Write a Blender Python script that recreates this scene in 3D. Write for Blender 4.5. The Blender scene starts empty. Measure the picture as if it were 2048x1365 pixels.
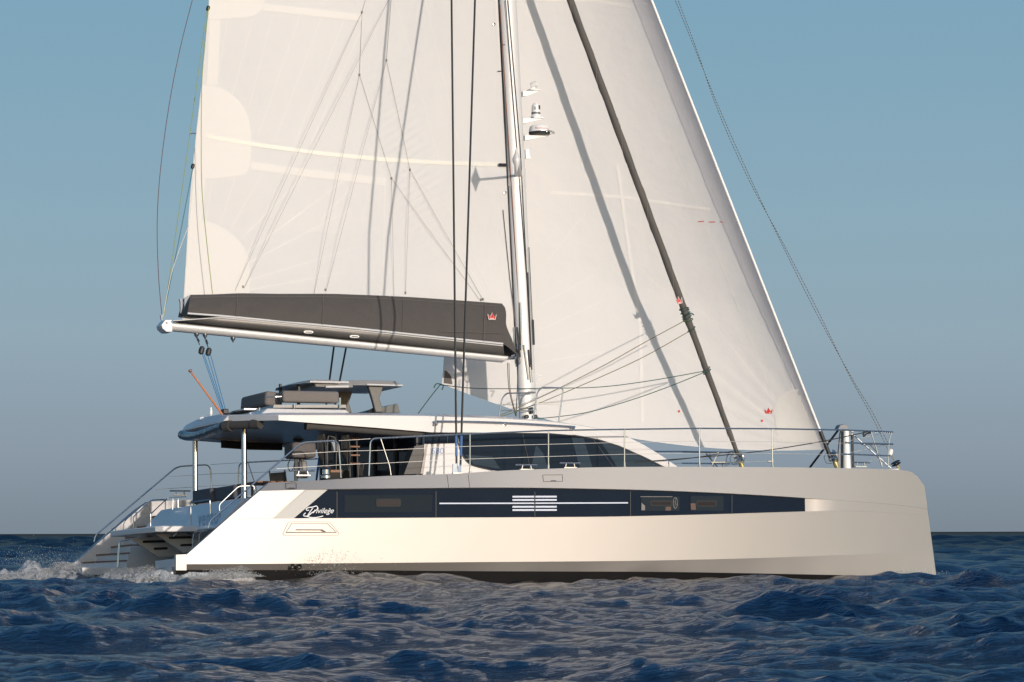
import bpy, math, random
import numpy as np
from mathutils import Vector, Matrix

random.seed(7)
rng = np.random.default_rng(11)
scene = bpy.context.scene
col = scene.collection

# ------------------------------------------------------------------ camera
F = 5460.0                      # focal length in photo pixels (photo 2048 wide)
CAM_H = 1.0
cam_d = bpy.data.cameras.new('camera')
cam = bpy.data.objects.new('camera', cam_d)
col.objects.link(cam)
cam_d.sensor_width = 36.0
cam_d.lens = 36.0 * F / 2048.0
cam_d.clip_start = 0.2
cam_d.clip_end = 20000.0
ELEV = math.atan((1065.5 - 682.5) / F)
ROLL = 0.0024
CAM_M = (Matrix.Translation((0, 0, CAM_H)) @ Matrix.Rotation(math.pi / 2 + ELEV, 4, 'X')
         @ Matrix.Rotation(-ROLL, 4, 'Z'))
cam.matrix_world = CAM_M
scene.camera = cam

# ------------------------------------------------------------------ boat frame (x to the bow, y to port, z up)
YAW = math.radians(24.5)
HEEL = math.radians(2.0)
R3 = Matrix.Rotation(YAW, 3, 'Z') @ Matrix.Rotation(-HEEL, 3, 'X')
D0 = 51.5
P0 = Vector(((352 - 1024) / F * D0, D0, 0.0))
T0 = P0 - R3 @ Vector((0.0, -4.2, 0.0))
T0.z = 0.0
M = Matrix.Translation(T0) @ R3.to_4x4()
MI = M.inverted()
CAMB = MI @ Vector((0, 0, CAM_H))
CR = MI.to_3x3() @ CAM_M.to_3x3()

# ------------------------------------------------------------------ sky, sun, exposure
SUN_EL = math.radians(6.5)
SUN_AZ = -math.pi / 2 + YAW + math.radians(5.0)      # direction towards the sun in the ground plane (starboard beam)
to_sun = Vector((math.cos(SUN_AZ) * math.cos(SUN_EL), math.sin(SUN_AZ) * math.cos(SUN_EL), math.sin(SUN_EL)))
world = bpy.data.worlds.new('World')
scene.world = world
world.use_nodes = True
wn = world.node_tree
for n in list(wn.nodes):
    wn.nodes.remove(n)
sky = wn.nodes.new('ShaderNodeTexSky')
sky.sky_type = 'NISHITA'
sky.sun_disc = False
sky.sun_elevation = SUN_EL
sky.sun_rotation = math.pi / 2 - SUN_AZ
sky.air_density = 1.0
sky.dust_density = 0.6
sky.ozone_density = 2.0
EXPO = 0.95
bg = wn.nodes.new('ShaderNodeBackground')
bg.inputs['Strength'].default_value = 0.15
wo = wn.nodes.new('ShaderNodeOutputWorld')
# the sky turned away from the sun: pale grey at the horizon to clear blue above
tcw = wn.nodes.new('ShaderNodeTexCoord')
sxyz = wn.nodes.new('ShaderNodeSeparateXYZ')
wn.links.new(tcw.outputs['Generated'], sxyz.inputs[0])
ramp = wn.nodes.new('ShaderNodeValToRGB')
stops = [(0.0, (.200, .250, .300)), (.03, (.258, .322, .382)), (.07, (.288, .392, .462)), (.115, (.262, .405, .495)), (.195, (.208, .378, .500)), (.29, (.095, .245, .42)), (.48, (.05, .16, .34)), (1.0, (.03, .10, .25))]
while len(ramp.color_ramp.elements) < len(stops):
    ramp.color_ramp.elements.new(0.5)
for el, (ps, c) in zip(ramp.color_ramp.elements, stops):
    el.position = ps
    el.color = (*c, 1)
wn.links.new(sxyz.outputs['Z'], ramp.inputs[0])
sc = wn.nodes.new('ShaderNodeVectorMath'); sc.operation = 'SCALE'
sc.inputs['Scale'].default_value = 1.0 / (0.15 * 2 ** EXPO)
wn.links.new(ramp.outputs[0], sc.inputs[0])
dt = wn.nodes.new('ShaderNodeVectorMath'); dt.operation = 'DOT_PRODUCT'
wn.links.new(tcw.outputs['Generated'], dt.inputs[0])
dt.inputs[1].default_value = (math.cos(SUN_AZ), math.sin(SUN_AZ), 0)
mr = wn.nodes.new('ShaderNodeMapRange'); mr.interpolation_type = 'SMOOTHSTEP'
mr.inputs['From Min'].default_value = -0.35; mr.inputs['From Max'].default_value = 0.75
mr.inputs['To Max'].default_value = 0.78
wn.links.new(dt.outputs['Value'], mr.inputs['Value'])
mxw = wn.nodes.new('ShaderNodeMix'); mxw.data_type = 'RGBA'
wn.links.new(mr.outputs[0], mxw.inputs['Factor'])
wn.links.new(sc.outputs[0], mxw.inputs['A'])
wn.links.new(sky.outputs[0], mxw.inputs['B'])
wn.links.new(mxw.outputs['Result'], bg.inputs[0])
wn.links.new(bg.outputs[0], wo.inputs[0])
sun_d = bpy.data.lights.new('sun', 'SUN')
sun_d.energy = 1.6
sun_d.angle = math.radians(0.9)
sun_d.color = (1.0, 0.90, 0.80)
sun = bpy.data.objects.new('sun', sun_d)
col.objects.link(sun)
sun.rotation_euler = (-to_sun).to_track_quat('-Z', 'Y').to_euler()
scene.view_settings.view_transform = 'Standard'
scene.view_settings.look = 'None'
scene.view_settings.gamma = 1.0
scene.view_settings.exposure = EXPO
scene.cycles.max_bounces = 6
scene.cycles.transparent_max_bounces = 12

# ------------------------------------------------------------------ helpers
def U(px, py, y=None, x=None, z=None):
    """photo point -> boat coordinates on a plane of the boat"""
    d = CR @ Vector(((px - 1024.0) / F, (682.5 - py) / F, -1.0))
    if y is not None:
        t = (y - CAMB.y) / d.y
    elif x is not None:
        t = (x - CAMB.x) / d.x
    else:
        t = (z - CAMB.z) / d.z
    return CAMB + d * t

def proj(p):
    q = CR.transposed() @ (Vector(p) - CAMB)
    return 1024 + F * q.x / -q.z, 682.5 - F * q.y / -q.z

def herm(pts):
    """smooth interpolation through (x, y) points"""
    xs = np.array([p[0] for p in pts], float)
    ys = np.array([p[1] for p in pts], float)
    d = np.diff(ys) / np.diff(xs)
    m = np.empty_like(xs)
    m[0], m[-1] = d[0], d[-1]
    for i in range(1, len(xs) - 1):
        m[i] = 0 if d[i - 1] * d[i] <= 0 else 2 * d[i - 1] * d[i] / (d[i - 1] + d[i])
    def f(x):
        x = min(max(x, xs[0]), xs[-1])
        i = min(int(np.searchsorted(xs, x, side='right')) - 1, len(xs) - 2)
        i = max(i, 0)
        h = xs[i + 1] - xs[i]
        t = (x - xs[i]) / h
        return float((1 + 2 * t) * (1 - t) ** 2 * ys[i] + t * (1 - t) ** 2 * h * m[i]
                     + t * t * (3 - 2 * t) * ys[i + 1] + t * t * (t - 1) * h * m[i + 1])
    return f

class MB:
    """collects shapes; build() links them as one mesh object"""
    def __init__(self):
        self.v, self.f = [], []
    def add(self, vs, fs):
        o = len(self.v)
        self.v += [tuple(p) for p in vs]
        self.f += [tuple(i + o for i in q) for q in fs]
        return self
    def box(self, c, s, rot=None):
        hx, hy, hz = s[0] / 2, s[1] / 2, s[2] / 2
        vs = [Vector((a, b, e)) for a in (-hx, hx) for b in (-hy, hy) for e in (-hz, hz)]
        if rot is not None:
            vs = [rot @ p for p in vs]
        vs = [p + Vector(c) for p in vs]
        return self.add(vs, [(0, 1, 3, 2), (4, 6, 7, 5), (0, 4, 5, 1), (2, 3, 7, 6), (0, 2, 6, 4), (1, 5, 7, 3)])
    def prism(self, pts, off):
        """polygon (list of 3-D points) pushed along off"""
        n = len(pts)
        off = Vector(off)
        a = [Vector(p) for p in pts]
        b = [p + off for p in a]
        nor = Vector((0, 0, 0))
        for i in range(n):
            nor += a[i].cross(a[(i + 1) % n])
        fr, bk = tuple(range(n)), tuple(range(2 * n - 1, n - 1, -1))
        side = [((i + 1) % n, i, i + n, (i + 1) % n + n) for i in range(n)]
        if nor.dot(off) > 0:
            fr, bk = fr[::-1], bk[::-1]
            side = [q[::-1] for q in side]
        return self.add(a + b, [fr, bk] + side)
    def plate(self, pix, y, t):
        """photo outline on the plane y = const, pushed inwards by t"""
        return self.prism([U(p[0], p[1], y=y) for p in pix], (0, t, 0))
    def tube(self, pts, r, n=7, cap=True, r2=None):
        pts = [Vector(p) for p in pts]
        m = len(pts)
        vs, fs = [], []
        up = None
        for i, p in enumerate(pts):
            d = (pts[min(i + 1, m - 1)] - pts[max(i - 1, 0)])
            if d.length < 1e-9:
                d = Vector((0, 0, 1))
            d.normalize()
            if up is None:
                up = Vector((0, 1, 0)) if abs(d.y) < 0.9 else Vector((1, 0, 0))
            a = (up - d * up.dot(d)).normalized()
            up = a
            b = d.cross(a)
            rr = r if r2 is None else r + (r2 - r) * i / max(m - 1, 1)
            for k in range(n):
                th = 2 * math.pi * k / n
                vs.append(p + a * (rr * math.cos(th)) + b * (rr * math.sin(th)))
        for i in range(m - 1):
            for k in range(n):
                k2 = (k + 1) % n
                fs.append((i * n + k, i * n + k2, (i + 1) * n + k2, (i + 1) * n + k))
        if cap:
            fs.append(tuple(range(n))[::-1])
            fs.append(tuple((m - 1) * n + k for k in range(n)))
        return self.add(vs, fs)
    def lathe(self, c, prof, axis=(0, 0, 1), n=20):
        """profile [(radius, height)] about an axis through c"""
        ax = Vector(axis).normalized()
        q = Vector((0, 0, 1)).rotation_difference(ax)
        vs, fs = [], []
        for r, h in prof:
            for k in range(n):
                th = 2 * math.pi * k / n
                vs.append(Vector(c) + q @ Vector((r * math.cos(th), r * math.sin(th), h)))
        m = len(prof)
        for i in range(m - 1):
            for k in range(n):
                k2 = (k + 1) % n
                fs.append((i * n + k, i * n + k2, (i + 1) * n + k2, (i + 1) * n + k))
        fs.append(tuple(range(n))[::-1])
        fs.append(tuple((m - 1) * n + k for k in range(n)))
        return self.add(vs, fs)
    def grid(self, rows, close=False, flip=False):
        nr, nc = len(rows), len(rows[0])
        vs = [p for r in rows for p in r]
        fs = []
        for i in range(nr - 1):
            for j in range(nc if close else nc - 1):
                j2 = (j + 1) % nc
                q = (i * nc + j, i * nc + j2, (i + 1) * nc + j2, (i + 1) * nc + j)
                fs.append(q[::-1] if flip else q)
        return self.add(vs, fs)
    def mirror(self):
        m = MB()
        m.v = [(p[0], -p[1], p[2]) for p in self.v]
        m.f = [q[::-1] for q in self.f]
        return m
    def build(self, name, mat, parent=None, smooth=35, bevel=0.0, solid=0.0, seg=2):
        me = bpy.data.meshes.new(name)
        me.from_pydata([tuple(p) for p in self.v], [], self.f)
        me.validate()
        me.update()
        if smooth:
            me.polygons.foreach_set('use_smooth', [True] * len(me.polygons))
            me.set_sharp_from_angle(angle=math.radians(smooth))
        me.materials.append(mat)
        o = bpy.data.objects.new(name, me)
        col.objects.link(o)
        if parent is not None:
            o.parent = parent
        else:
            o.matrix_world = M
        if solid:
            s = o.modifiers.new('solid', 'SOLIDIFY')
            s.thickness = solid
            s.offset = 0
        if bevel:
            b = o.modifiers.new('bevel', 'BEVEL')
            b.width = bevel
            b.segments = seg
            b.limit_method = 'ANGLE'
            b.angle_limit = math.radians(40)
        return o

def parts_of(m):
    """the connected pieces of a mesh builder"""
    par = list(range(len(m.v)))
    def find(i):
        while par[i] != i:
            par[i] = par[par[i]]
            i = par[i]
        return i
    for f in m.f:
        a = find(f[0])
        for i in f[1:]:
            par[find(i)] = a
    out = {}
    for f in m.f:
        k = find(f[0])
        q, mp_ = out.setdefault(k, (MB(), {}))
        for i in f:
            if i not in mp_:
                mp_[i] = len(q.v)
                q.v.append(m.v[i])
        q.f.append(tuple(mp_[i] for i in f))
    return [q for q, _ in out.values()]

def each(m, name, mat, parent=None, **kw):
    """every connected piece as an object of its own"""
    return [q.build(name, mat, parent, **kw) for q in parts_of(m)]

def tag(o, label=None, cat=None, group=None, kind=None):
    if label: o['label'] = label
    if cat: o['category'] = cat
    if group: o['group'] = group
    if kind: o['kind'] = kind
    return o

def empty(name, loc=(0, 0, 0)):
    o = bpy.data.objects.new(name, None)
    o.empty_display_size = 0.2
    col.objects.link(o)
    o.matrix_world = M @ Matrix.Translation(loc)
    return o

def sm(pts, k=6):
    """rounded polyline through 3-D points (Catmull-Rom)"""
    P = [Vector(p) for p in pts]
    out = []
    for i in range(len(P) - 1):
        a = P[max(i - 1, 0)]; b = P[i]; c = P[i + 1]; d = P[min(i + 2, len(P) - 1)]
        for j in range(k):
            t = j / k
            out.append(0.5 * ((2 * b) + (c - a) * t + (2 * a - 5 * b + 4 * c - d) * t * t + (3 * b - a - 3 * c + d) * t ** 3))
    out.append(P[-1])
    return out

def fillet(pts, r=0.12, k=5):
    """polyline with its corners rounded"""
    P = [Vector(p) for p in pts]
    out = [P[0]]
    for i in range(1, len(P) - 1):
        a, b, c = P[i - 1], P[i], P[i + 1]
        u, w = (a - b), (c - b)
        rr = min(r, u.length * 0.45, w.length * 0.45)
        s, e = b + u.normalized() * rr, b + w.normalized() * rr
        for j in range(k + 1):
            t = j / k
            out.append(s * (1 - t) ** 2 + b * 2 * t * (1 - t) + e * t * t)
    out.append(P[-1])
    return out

def glyphs(text, shear=0.0, spacing=1.0):
    """the letters of a text as flat polygons in font units"""
    cu = bpy.data.curves.new('lettering', 'FONT')
    cu.body = text
    cu.shear = shear
    cu.space_character = spacing
    ob = bpy.data.objects.new('lettering', cu)
    col.objects.link(ob)
    dg = bpy.context.evaluated_depsgraph_get()
    dg.update()
    me = bpy.data.meshes.new_from_object(ob.evaluated_get(dg))
    vs = [v.co.copy() for v in me.vertices]
    fs = [tuple(p.vertices) for p in me.polygons]
    bpy.data.objects.remove(ob)
    bpy.data.curves.remove(cu)
    bpy.data.meshes.remove(me)
    x0 = min(v.x for v in vs); x1 = max(v.x for v in vs)
    y0 = min(v.y for v in vs); y1 = max(v.y for v in vs)
    return [((v.x - x0) / (x1 - x0), (v.y - y0) / (y1 - y0)) for v in vs], fs

def letters(text, p00, p10, p01, shear=0.0, spacing=1.0):
    """lettering laid on a plane: p00 bottom left, p10 bottom right, p01 top left (boat coordinates)"""
    uv, fs = glyphs(text, shear, spacing)
    a, b, c = Vector(p00), Vector(p10), Vector(p01)
    m = MB()
    m.add([a + (b - a) * u + (c - a) * v for u, v in uv], fs)
    return m

# ------------------------------------------------------------------ materials
def mat(name, color, rough=0.5, metal=0.0, coat=0.0, spec=None, bump=None, vary=None, sheen=0.0, transl=None):
    m = bpy.data.materials.new(name)
    m.use_nodes = True
    nt = m.node_tree
    b = nt.nodes['Principled BSDF']
    b.inputs['Base Color'].default_value = (*color, 1)
    b.inputs['Roughness'].default_value = rough
    b.inputs['Metallic'].default_value = metal
    b.inputs['Coat Weight'].default_value = coat
    b.inputs['Coat Roughness'].default_value = 0.08
    if sheen: b.inputs['Sheen Weight'].default_value = sheen
    if spec is not None: b.inputs['Specular IOR Level'].default_value = spec
    tc = nt.nodes.new('ShaderNodeTexCoord')
    if vary:
        sc, amt = vary
        nz = nt.nodes.new('ShaderNodeTexNoise')
        nz.inputs['Scale'].default_value = sc
        nz.inputs['Detail'].default_value = 5
        nt.links.new(tc.outputs['Object'], nz.inputs['Vector'])
        mx = nt.nodes.new('ShaderNodeMix')
        mx.data_type = 'RGBA'
        mx.inputs['A'].default_value = (*[c * (1 - amt) for c in color], 1)
        mx.inputs['B'].default_value = (*[min(1, c * (1 + amt)) for c in color], 1)
        nt.links.new(nz.outputs['Fac'], mx.inputs['Factor'])
        nt.links.new(mx.outputs['Result'], b.inputs['Base Color'])
    if bump:
        sc, st, dist = bump
        nz = nt.nodes.new('ShaderNodeTexNoise')
        nz.inputs['Scale'].default_value = sc
        nz.inputs['Detail'].default_value = 4
        nt.links.new(tc.outputs['Object'], nz.inputs['Vector'])
        bp = nt.nodes.new('ShaderNodeBump')
        bp.inputs['Strength'].default_value = st
        bp.inputs['Distance'].default_value = dist
        nt.links.new(nz.outputs['Fac'], bp.inputs['Height'])
        nt.links.new(bp.outputs['Normal'], b.inputs['Normal'])
    if transl:
        out = nt.nodes['Material Output']
        tr = nt.nodes.new('ShaderNodeBsdfTranslucent')
        tr.inputs['Color'].default_value = (*transl[1], 1)
        ms = nt.nodes.new('ShaderNodeMixShader')
        ms.inputs[0].default_value = transl[0]
        nt.links.new(b.outputs[0], ms.inputs[1])
        nt.links.new(tr.outputs[0], ms.inputs[2])
        nt.links.new(ms.outputs[0], out.inputs[0])
    return m

HULL = mat('hull_paint', (0.40, 0.372, 0.352), 0.47, metal=0.60, coat=0.05, vary=(1.1, 0.03))
STRIP = mat('pearl_grey_paint', (0.50, 0.475, 0.455), 0.42, metal=0.35, coat=0.25, vary=(0.6, 0.012))
PANEL = mat('light_grey_panel', (0.55, 0.54, 0.52), 0.5, coat=0.2)
WHITE = mat('white_gelcoat', (0.63, 0.60, 0.59), 0.35, coat=0.3, vary=(1.3, 0.015))
DECK = mat('deck_nonskid', (0.62, 0.61, 0.60), 0.75, bump=(180, 0.2, 0.002))
ANTIF = mat('black_bottom_paint', (0.006, 0.0055, 0.006), 0.6, spec=.12, vary=(3, 0.4))
GLASS = mat('dark_glass', (0.008, 0.016, 0.030), 0.08, spec=0.07)
GLASSW = mat('hull_window_glass', (0.008, 0.014, 0.027), 0.10, spec=0.07, vary=(0.9, 0.3))
GLASSL = mat('sky_in_glass_tone', (0.026, 0.042, 0.062), 0.08, spec=0.1)
SEAM = mat('seam_rubber', (0.05, 0.05, 0.05), 0.6)
STEEL = mat('polished_steel', (0.52, 0.52, 0.525), 0.27, metal=1.0)
WIRE = mat('steel_wire', (0.42, 0.41, 0.41), 0.45, metal=0.7)
ALU = mat('mast_aluminium', (0.62, 0.605, 0.595), 0.5, metal=0.2, vary=(2.5, 0.02))
ALUW = mat('white_paint_metal', (0.78, 0.76, 0.74), 0.35, coat=0.2)
BOOMG = mat('boom_grey_panel', (0.13, 0.122, 0.115), 0.45, metal=0.3)
BAG = mat('charcoal_canvas', (0.066, 0.058, 0.054), 0.85, bump=(9, 0.35, 0.03), vary=(5, 0.1), sheen=0.1)
CUSH = mat('grey_upholstery', (0.16, 0.142, 0.132), 0.9, bump=(30, 0.15, 0.01), vary=(6, 0.06))
CUSHD = mat('slate_upholstery', (0.085, 0.088, 0.10), 0.9, bump=(30, 0.15, 0.01), vary=(6, 0.06))
CANVAS = mat('rolled_canvas', (0.05, 0.047, 0.045), 0.8, bump=(14, 0.3, 0.02))
CLEAR = mat('rolled_clear_vinyl', (0.045, 0.07, 0.095), 0.2, bump=(7, 0.9, 0.06), coat=0.5)
DARK = mat('dark_fittings', (0.02, 0.02, 0.022), 0.5)
CARBON = mat('dark_strut', (0.075, 0.07, 0.066), 0.4)
FLYG = mat('flybridge_grey_paint', (0.26, 0.25, 0.24), 0.42, coat=0.2)
TEAK = mat('teak', (0.22, 0.105, 0.055), 0.6, vary=(20, 0.25))
VARN = mat('varnished_pole', (0.50, 0.17, 0.055), 0.35, coat=0.4, vary=(18, 0.2))
CEIL = mat('hardtop_lining', (0.33, 0.32, 0.32), 0.3, coat=0.3, vary=(1.2, 0.15))
RED = mat('red_emblem', (0.55, 0.03, 0.02), 0.7)
EDGE = mat('white_emblem_edge', (0.78, 0.72, 0.68), 0.7)
LOGO = mat('silver_lettering', (0.72, 0.72, 0.74), 0.35)
STRIPES = mat('silver_stripe', (0.52, 0.56, 0.68), 0.4)
BLUEL = mat('blue_lettering', (0.28, 0.36, 0.52), 0.5)
SHADE = mat('black_screen', (0.006, 0.008, 0.010), 0.7)
ROPEB = mat('blue_rope', (0.02, 0.16, 0.36), 0.8)
ROPEG = mat('green_rope', (0.02, 0.07, 0.055), 0.8)
ROPEY = mat('yellow_black_rope', (0.13, 0.11, 0.035), 0.8)
ROPEL = mat('lime_rope', (0.25, 0.30, 0.08), 0.8)
ROPET = mat('teal_rope', (0.03, 0.16, 0.20), 0.8)
ROPEP = mat('maroon_rope', (0.12, 0.07, 0.085), 0.8)
ROPEW = mat('white_rope', (0.62, 0.57, 0.50), 0.8)
ROPEK = mat('black_rope', (0.022, 0.021, 0.02), 0.7)
BROWNR = mat('brown_rope', (0.22, 0.09, 0.05), 0.8)
LJ = mat('jack_and_shadow_line', (0.22, 0.20, 0.17), 0.8)
SHROUD = mat('black_shroud', (0.022, 0.022, 0.022), 0.45)
SHSLV = mat('blue_sleeve', (0.06, 0.14, 0.32), 0.5)
STAYC = mat('staysail_canvas', (0.095, 0.085, 0.078), 0.85, bump=(8, 0.3, 0.03), vary=(3, 0.12))
BRONZE = mat('bronze_fitting', (0.42, 0.36, 0.16), 0.4, metal=0.6)

def cloth(name, colr, tr, seams=True):
    """sail laminate: faint wrinkles and blotches, some light through it"""
    m = bpy.data.materials.new(name)
    m.use_nodes = True
    nt = m.node_tree
    b = nt.nodes['Principled BSDF']
    b.inputs['Base Color'].default_value = (*colr, 1)
    b.inputs['Roughness'].default_value = 0.55
    b.inputs['Specular IOR Level'].default_value = 0.25
    tc = nt.nodes.new('ShaderNodeTexCoord')
    nz = nt.nodes.new('ShaderNodeTexNoise')
    nz.inputs['Scale'].default_value = 0.55
    nz.inputs['Detail'].default_value = 3
    nt.links.new(tc.outputs['Object'], nz.inputs['Vector'])
    mx = nt.nodes.new('ShaderNodeMix'); mx.data_type = 'RGBA'
    mx.inputs['A'].default_value = (*[c * 0.965 for c in colr], 1)
    mx.inputs['B'].default_value = (*[min(1, c * 1.03) for c in colr], 1)
    nt.links.new(nz.outputs['Fac'], mx.inputs['Factor'])
    nt.links.new(mx.outputs['Result'], b.inputs['Base Color'])
    n2 = nt.nodes.new('ShaderNodeTexNoise')
    n2.inputs['Scale'].default_value = 2.2
    n2.inputs['Detail'].default_value = 6
    nt.links.new(tc.outputs['Object'], n2.inputs['Vector'])
    bp = nt.nodes.new('ShaderNodeBump')
    bp.inputs['Strength'].default_value = 0.4
    bp.inputs['Distance'].default_value = 0.05
    nt.links.new(n2.outputs['Fac'], bp.inputs['Height'])
    nt.links.new(bp.outputs['Normal'], b.inputs['Normal'])
    t = nt.nodes.new('ShaderNodeBsdfTranslucent')
    t.inputs['Color'].default_value = (*colr, 1)
    ms = nt.nodes.new('ShaderNodeMixShader')
    ms.inputs[0].default_value = tr
    nt.links.new(b.outputs[0], ms.inputs[1])
    nt.links.new(t.outputs[0], ms.inputs[2])
    nt.links.new(ms.outputs[0], nt.nodes['Material Output'].inputs[0])
    return m

SAIL = cloth('sail_laminate', (0.775, 0.745, 0.72), 0.28)
SAIL2 = cloth('sail_reinforcement', (0.80, 0.77, 0.735), 0.24)
SEAML = cloth('sail_seam', (0.80, 0.775, 0.75), 0.24)
LUFFC = cloth('luff_band_cloth', (0.62, 0.61, 0.64), 0.25)
BATT = cloth('batten_pocket', (0.775, 0.745, 0.67), 0.1)

# ================================================================== the catamaran
boat = empty('catamaran')
tag(boat, 'large white and pearl grey sailing catamaran under full sail on choppy blue water', 'catamaran')

# ------------------------------------------------------------------ hulls
SHEER = herm([(535, 966), (640, 961), (760, 953), (905, 948), (1000, 942), (1100, 938), (1200, 935), (1350, 934),
              (1500, 934.5), (1700, 937), (1790, 939.5), (1818, 943), (1835, 953), (1846, 974)])
KNUCK = herm([(440, 984), (540, 981.5), (645, 979), (800, 977), (1000, 975.5), (1240, 979), (1400, 984.5), (1560, 993),
              (1640, 998.5), (1720, 1004), (1800, 1011), (1856, 1018)])
WBOT = herm([(400, 1037.5), (545, 1037.5), (900, 1036), (1180, 1034.5), (1400, 1030), (1600, 1024), (1665, 1022.5),
             (1760, 1025), (1860, 1032)])
CHINE = herm([(330, 1129), (540, 1128), (900, 1125), (1180, 1123), (1300, 1121.5), (1500, 1117), (1700, 1110), (1870, 1104)])
BOOT = herm([(330, 1140), (700, 1141), (1000, 1143), (1300, 1144), (1500, 1147), (1700, 1151), (1875, 1154)])
MSL = herm([(352, 1.15), (520, 1.15), (720, 0.55), (900, 0.0), (1500, 0.0), (1700, -0.04), (1869, -0.13)])
YC = -3.27
def yo(b):
    t = max(0.0, (b - 1080) / (1869 - 1080))
    return -4.2 + 0.90 * t ** 2.7 + 0.05 * max(0.0, (700 - b) / 345) ** 2
def hp(b, line, off, clip=True):
    """point of column b on one of the hull lines, off inboard of the widest line"""
    y = yo(b) + off
    px = b
    for _ in range(14):
        py = line(px)
        px = b + MSL(b) * (1125 - py)
        if clip:
            px = max(px, 352)
    return U(px, line(px), y=y)
bs = list(np.linspace(355, 440, 6)) + [446, 468, 490] + list(np.linspace(510, 1590, 38)) + [1616, 1636, 1658] + list(np.linspace(1680, 1869, 18))
def recess(b):
    return 0.085 * min(1.0, max(0.0, (b - 446) / 44)) * min(1.0, max(0.0, (1658 - b) / 42))
cols = []
for b in bs:
    k = 1 - max(0.0, (b - 1400) / 469) ** 1.5
    t = max(0.0, (b - 1080) / 789)
    d = {}
    d['boot'] = hp(b, BOOT, 0.15 * k)
    d['chine'] = hp(b, CHINE, 0.0)
    d['wb'] = hp(b, WBOT, -0.02 * k)
    d['kn'] = hp(b, KNUCK, 0.0)
    d['sh'] = hp(b, SHEER, 0.10 * k)
    r = recess(b)
    d['wbi'] = d['wb'] + Vector((0, r + 0.004, 0.004))
    d['kni'] = d['kn'] + Vector((0, r + 0.004, -0.004))
    yi = 2 * YC - yo(b)
    d['yi'] = yi
    d['wl'] = Vector((d['boot'].x, d['boot'].y + 0.10 * k, -0.30))
    d['keel'] = Vector((d['boot'].x, YC, -0.75))
    w = 0.13 * k
    d['in'] = d['sh'] + Vector((0, w, 0.0))
    dz = 0.10 * k
    d['dk'] = d['in'] + Vector((0, 0.0, -dz))
    d['dki'] = Vector((d['sh'].x, max(2 * YC - d['sh'].y, d['dk'].y + 0.005), d['dk'].z))
    d['iw'] = Vector((d['boot'].x, yi - 0.12 * k, 0.1))
    d['ikn'] = Vector((d['kn'].x, yi, d['kn'].z))
    d['ib'] = Vector((d['boot'].x, yi - 0.2 * k, -0.3))
    cols.append(d)
iS = next(i for i, b in enumerate(bs) if b > 545)          # the deck begins here, aft of it are the stairs
def both(m, name, mt, parents, **kw):
    return [m.build(name, mt, parents[0], **kw), m.mirror().build(name, mt, parents[1], **kw)]
mh = MB()
mh.grid([[d[k] for k in ('chine', 'wb')] for d in cols])
mh.grid([[d[k] for k in ('wb', 'wbi')] for d in cols])
mh.grid([[d[k] for k in ('wbi', 'kni')] for d in cols])
mh.grid([[d[k] for k in ('kni', 'kn')] for d in cols])
mh.grid([[d[k] for k in ('boot', 'chine')] for d in cols])
mh.grid([[d[k] for k in ('kn', 'sh')] for d in cols])
mh.grid([[d[k] for k in ('sh', 'in')] for d in cols])
mh.grid([[d[k] for k in ('dki', 'ikn', 'iw', 'ib')] for d in cols[iS:]])
last = cols[-1]
mh.add([last[k] for k in ('boot', 'chine', 'wb', 'kn', 'sh', 'in', 'dki', 'ikn', 'iw')], [tuple(range(9))])
# inner face of the stern bulwark, down to the stairs
for i in range(iS):
    pass
inner = []
for d in cols[:iS + 1]:
    a = d['in']; c = d['chine'] + Vector((0, 0.13, 0))
    inner.append([a, a.lerp(c, 0.5), c])
mli = MB().grid(inner)
d0 = cols[0]
mh.add([d0['sh'], d0['in'], inner[0][1], inner[0][2], d0['chine'], d0['wb'], d0['kn']], [(0, 1, 2, 3, 4, 5, 6)])
for q in range(0, 1):
    e = cols[iS]
    mh.add([e['in'], e['dki'], e['ikn'], e['iw'], Vector((e['boot'].x, e['boot'].y + 0.2, 0.1)), e['chine'] + Vector((0, .13, 0))], [(0, 1, 2, 3, 4, 5)])
# the short vertical transom lip
lip = [U(352, 1141, y=-4.16), U(352, 1110, y=-4.16), U(373, 1109, y=-4.16), U(373, 1141, y=-4.16)]
mh.prism(lip, (0, 0.12, 0))
hullS = mh.build('hull', HULL, boat, smooth=24)
hullP = mh.mirror().build('hull', HULL, boat, smooth=24)
HU = (hullS, hullP)
both(mli, 'bulwark_lining', WHITE, HU)
mk = MB()
mk.grid([[d[k] for k in ('keel', 'wl', 'boot')] for d in cols])
mk.grid([[d['ib'], d['keel']] for d in cols[iS:]])
both(mk, 'bottom_paint', ANTIF, HU)
# grey upper topside band, a few millimetres proud of the white below
# deck
md = MB()
md.grid([[d['in'], d['dk'], d['dki']] for d in cols[iS:]])
both(md, 'side_deck', DECK, HU)
# long dark window in its recess
def on_hull(px, py, off=0.0):
    """photo point on the starboard window recess"""
    b = px - MSL(px) * (1125 - py)
    for _ in range(8):
        b = px - MSL(b) * (1125 - py)
    v = (py - KNUCK(px)) / max(1.0, WBOT(px) - KNUCK(px))
    return U(px, py, y=yo(b) - 0.02 * v + recess(max(490, min(1616, b))) - 0.002 - off)
wl_b = [490] + [b for b in bs if 490 < b < 1616] + [1616]
rows = []
for b in wl_b:
    d = cols[bs.index(b)]
    rows.append([d['wbi'] + Vector((0, -0.006, 0.003)), d['kni'] + Vector((0, -0.006, -0.003))])
mw = MB().grid(rows)
WIN = both(mw, 'window_strip', GLASSW, HU)
tag(WIN[0], 'long dark window strip with silver stripes and script lettering')
rp = MB().grid([[cols[bs.index(b)]['wbi'] + Vector((0, -0.006, 0.003)), cols[bs.index(b)]['kni'] + Vector((0, -0.006, -0.003))] for b in (446, 468, 490)])
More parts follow.
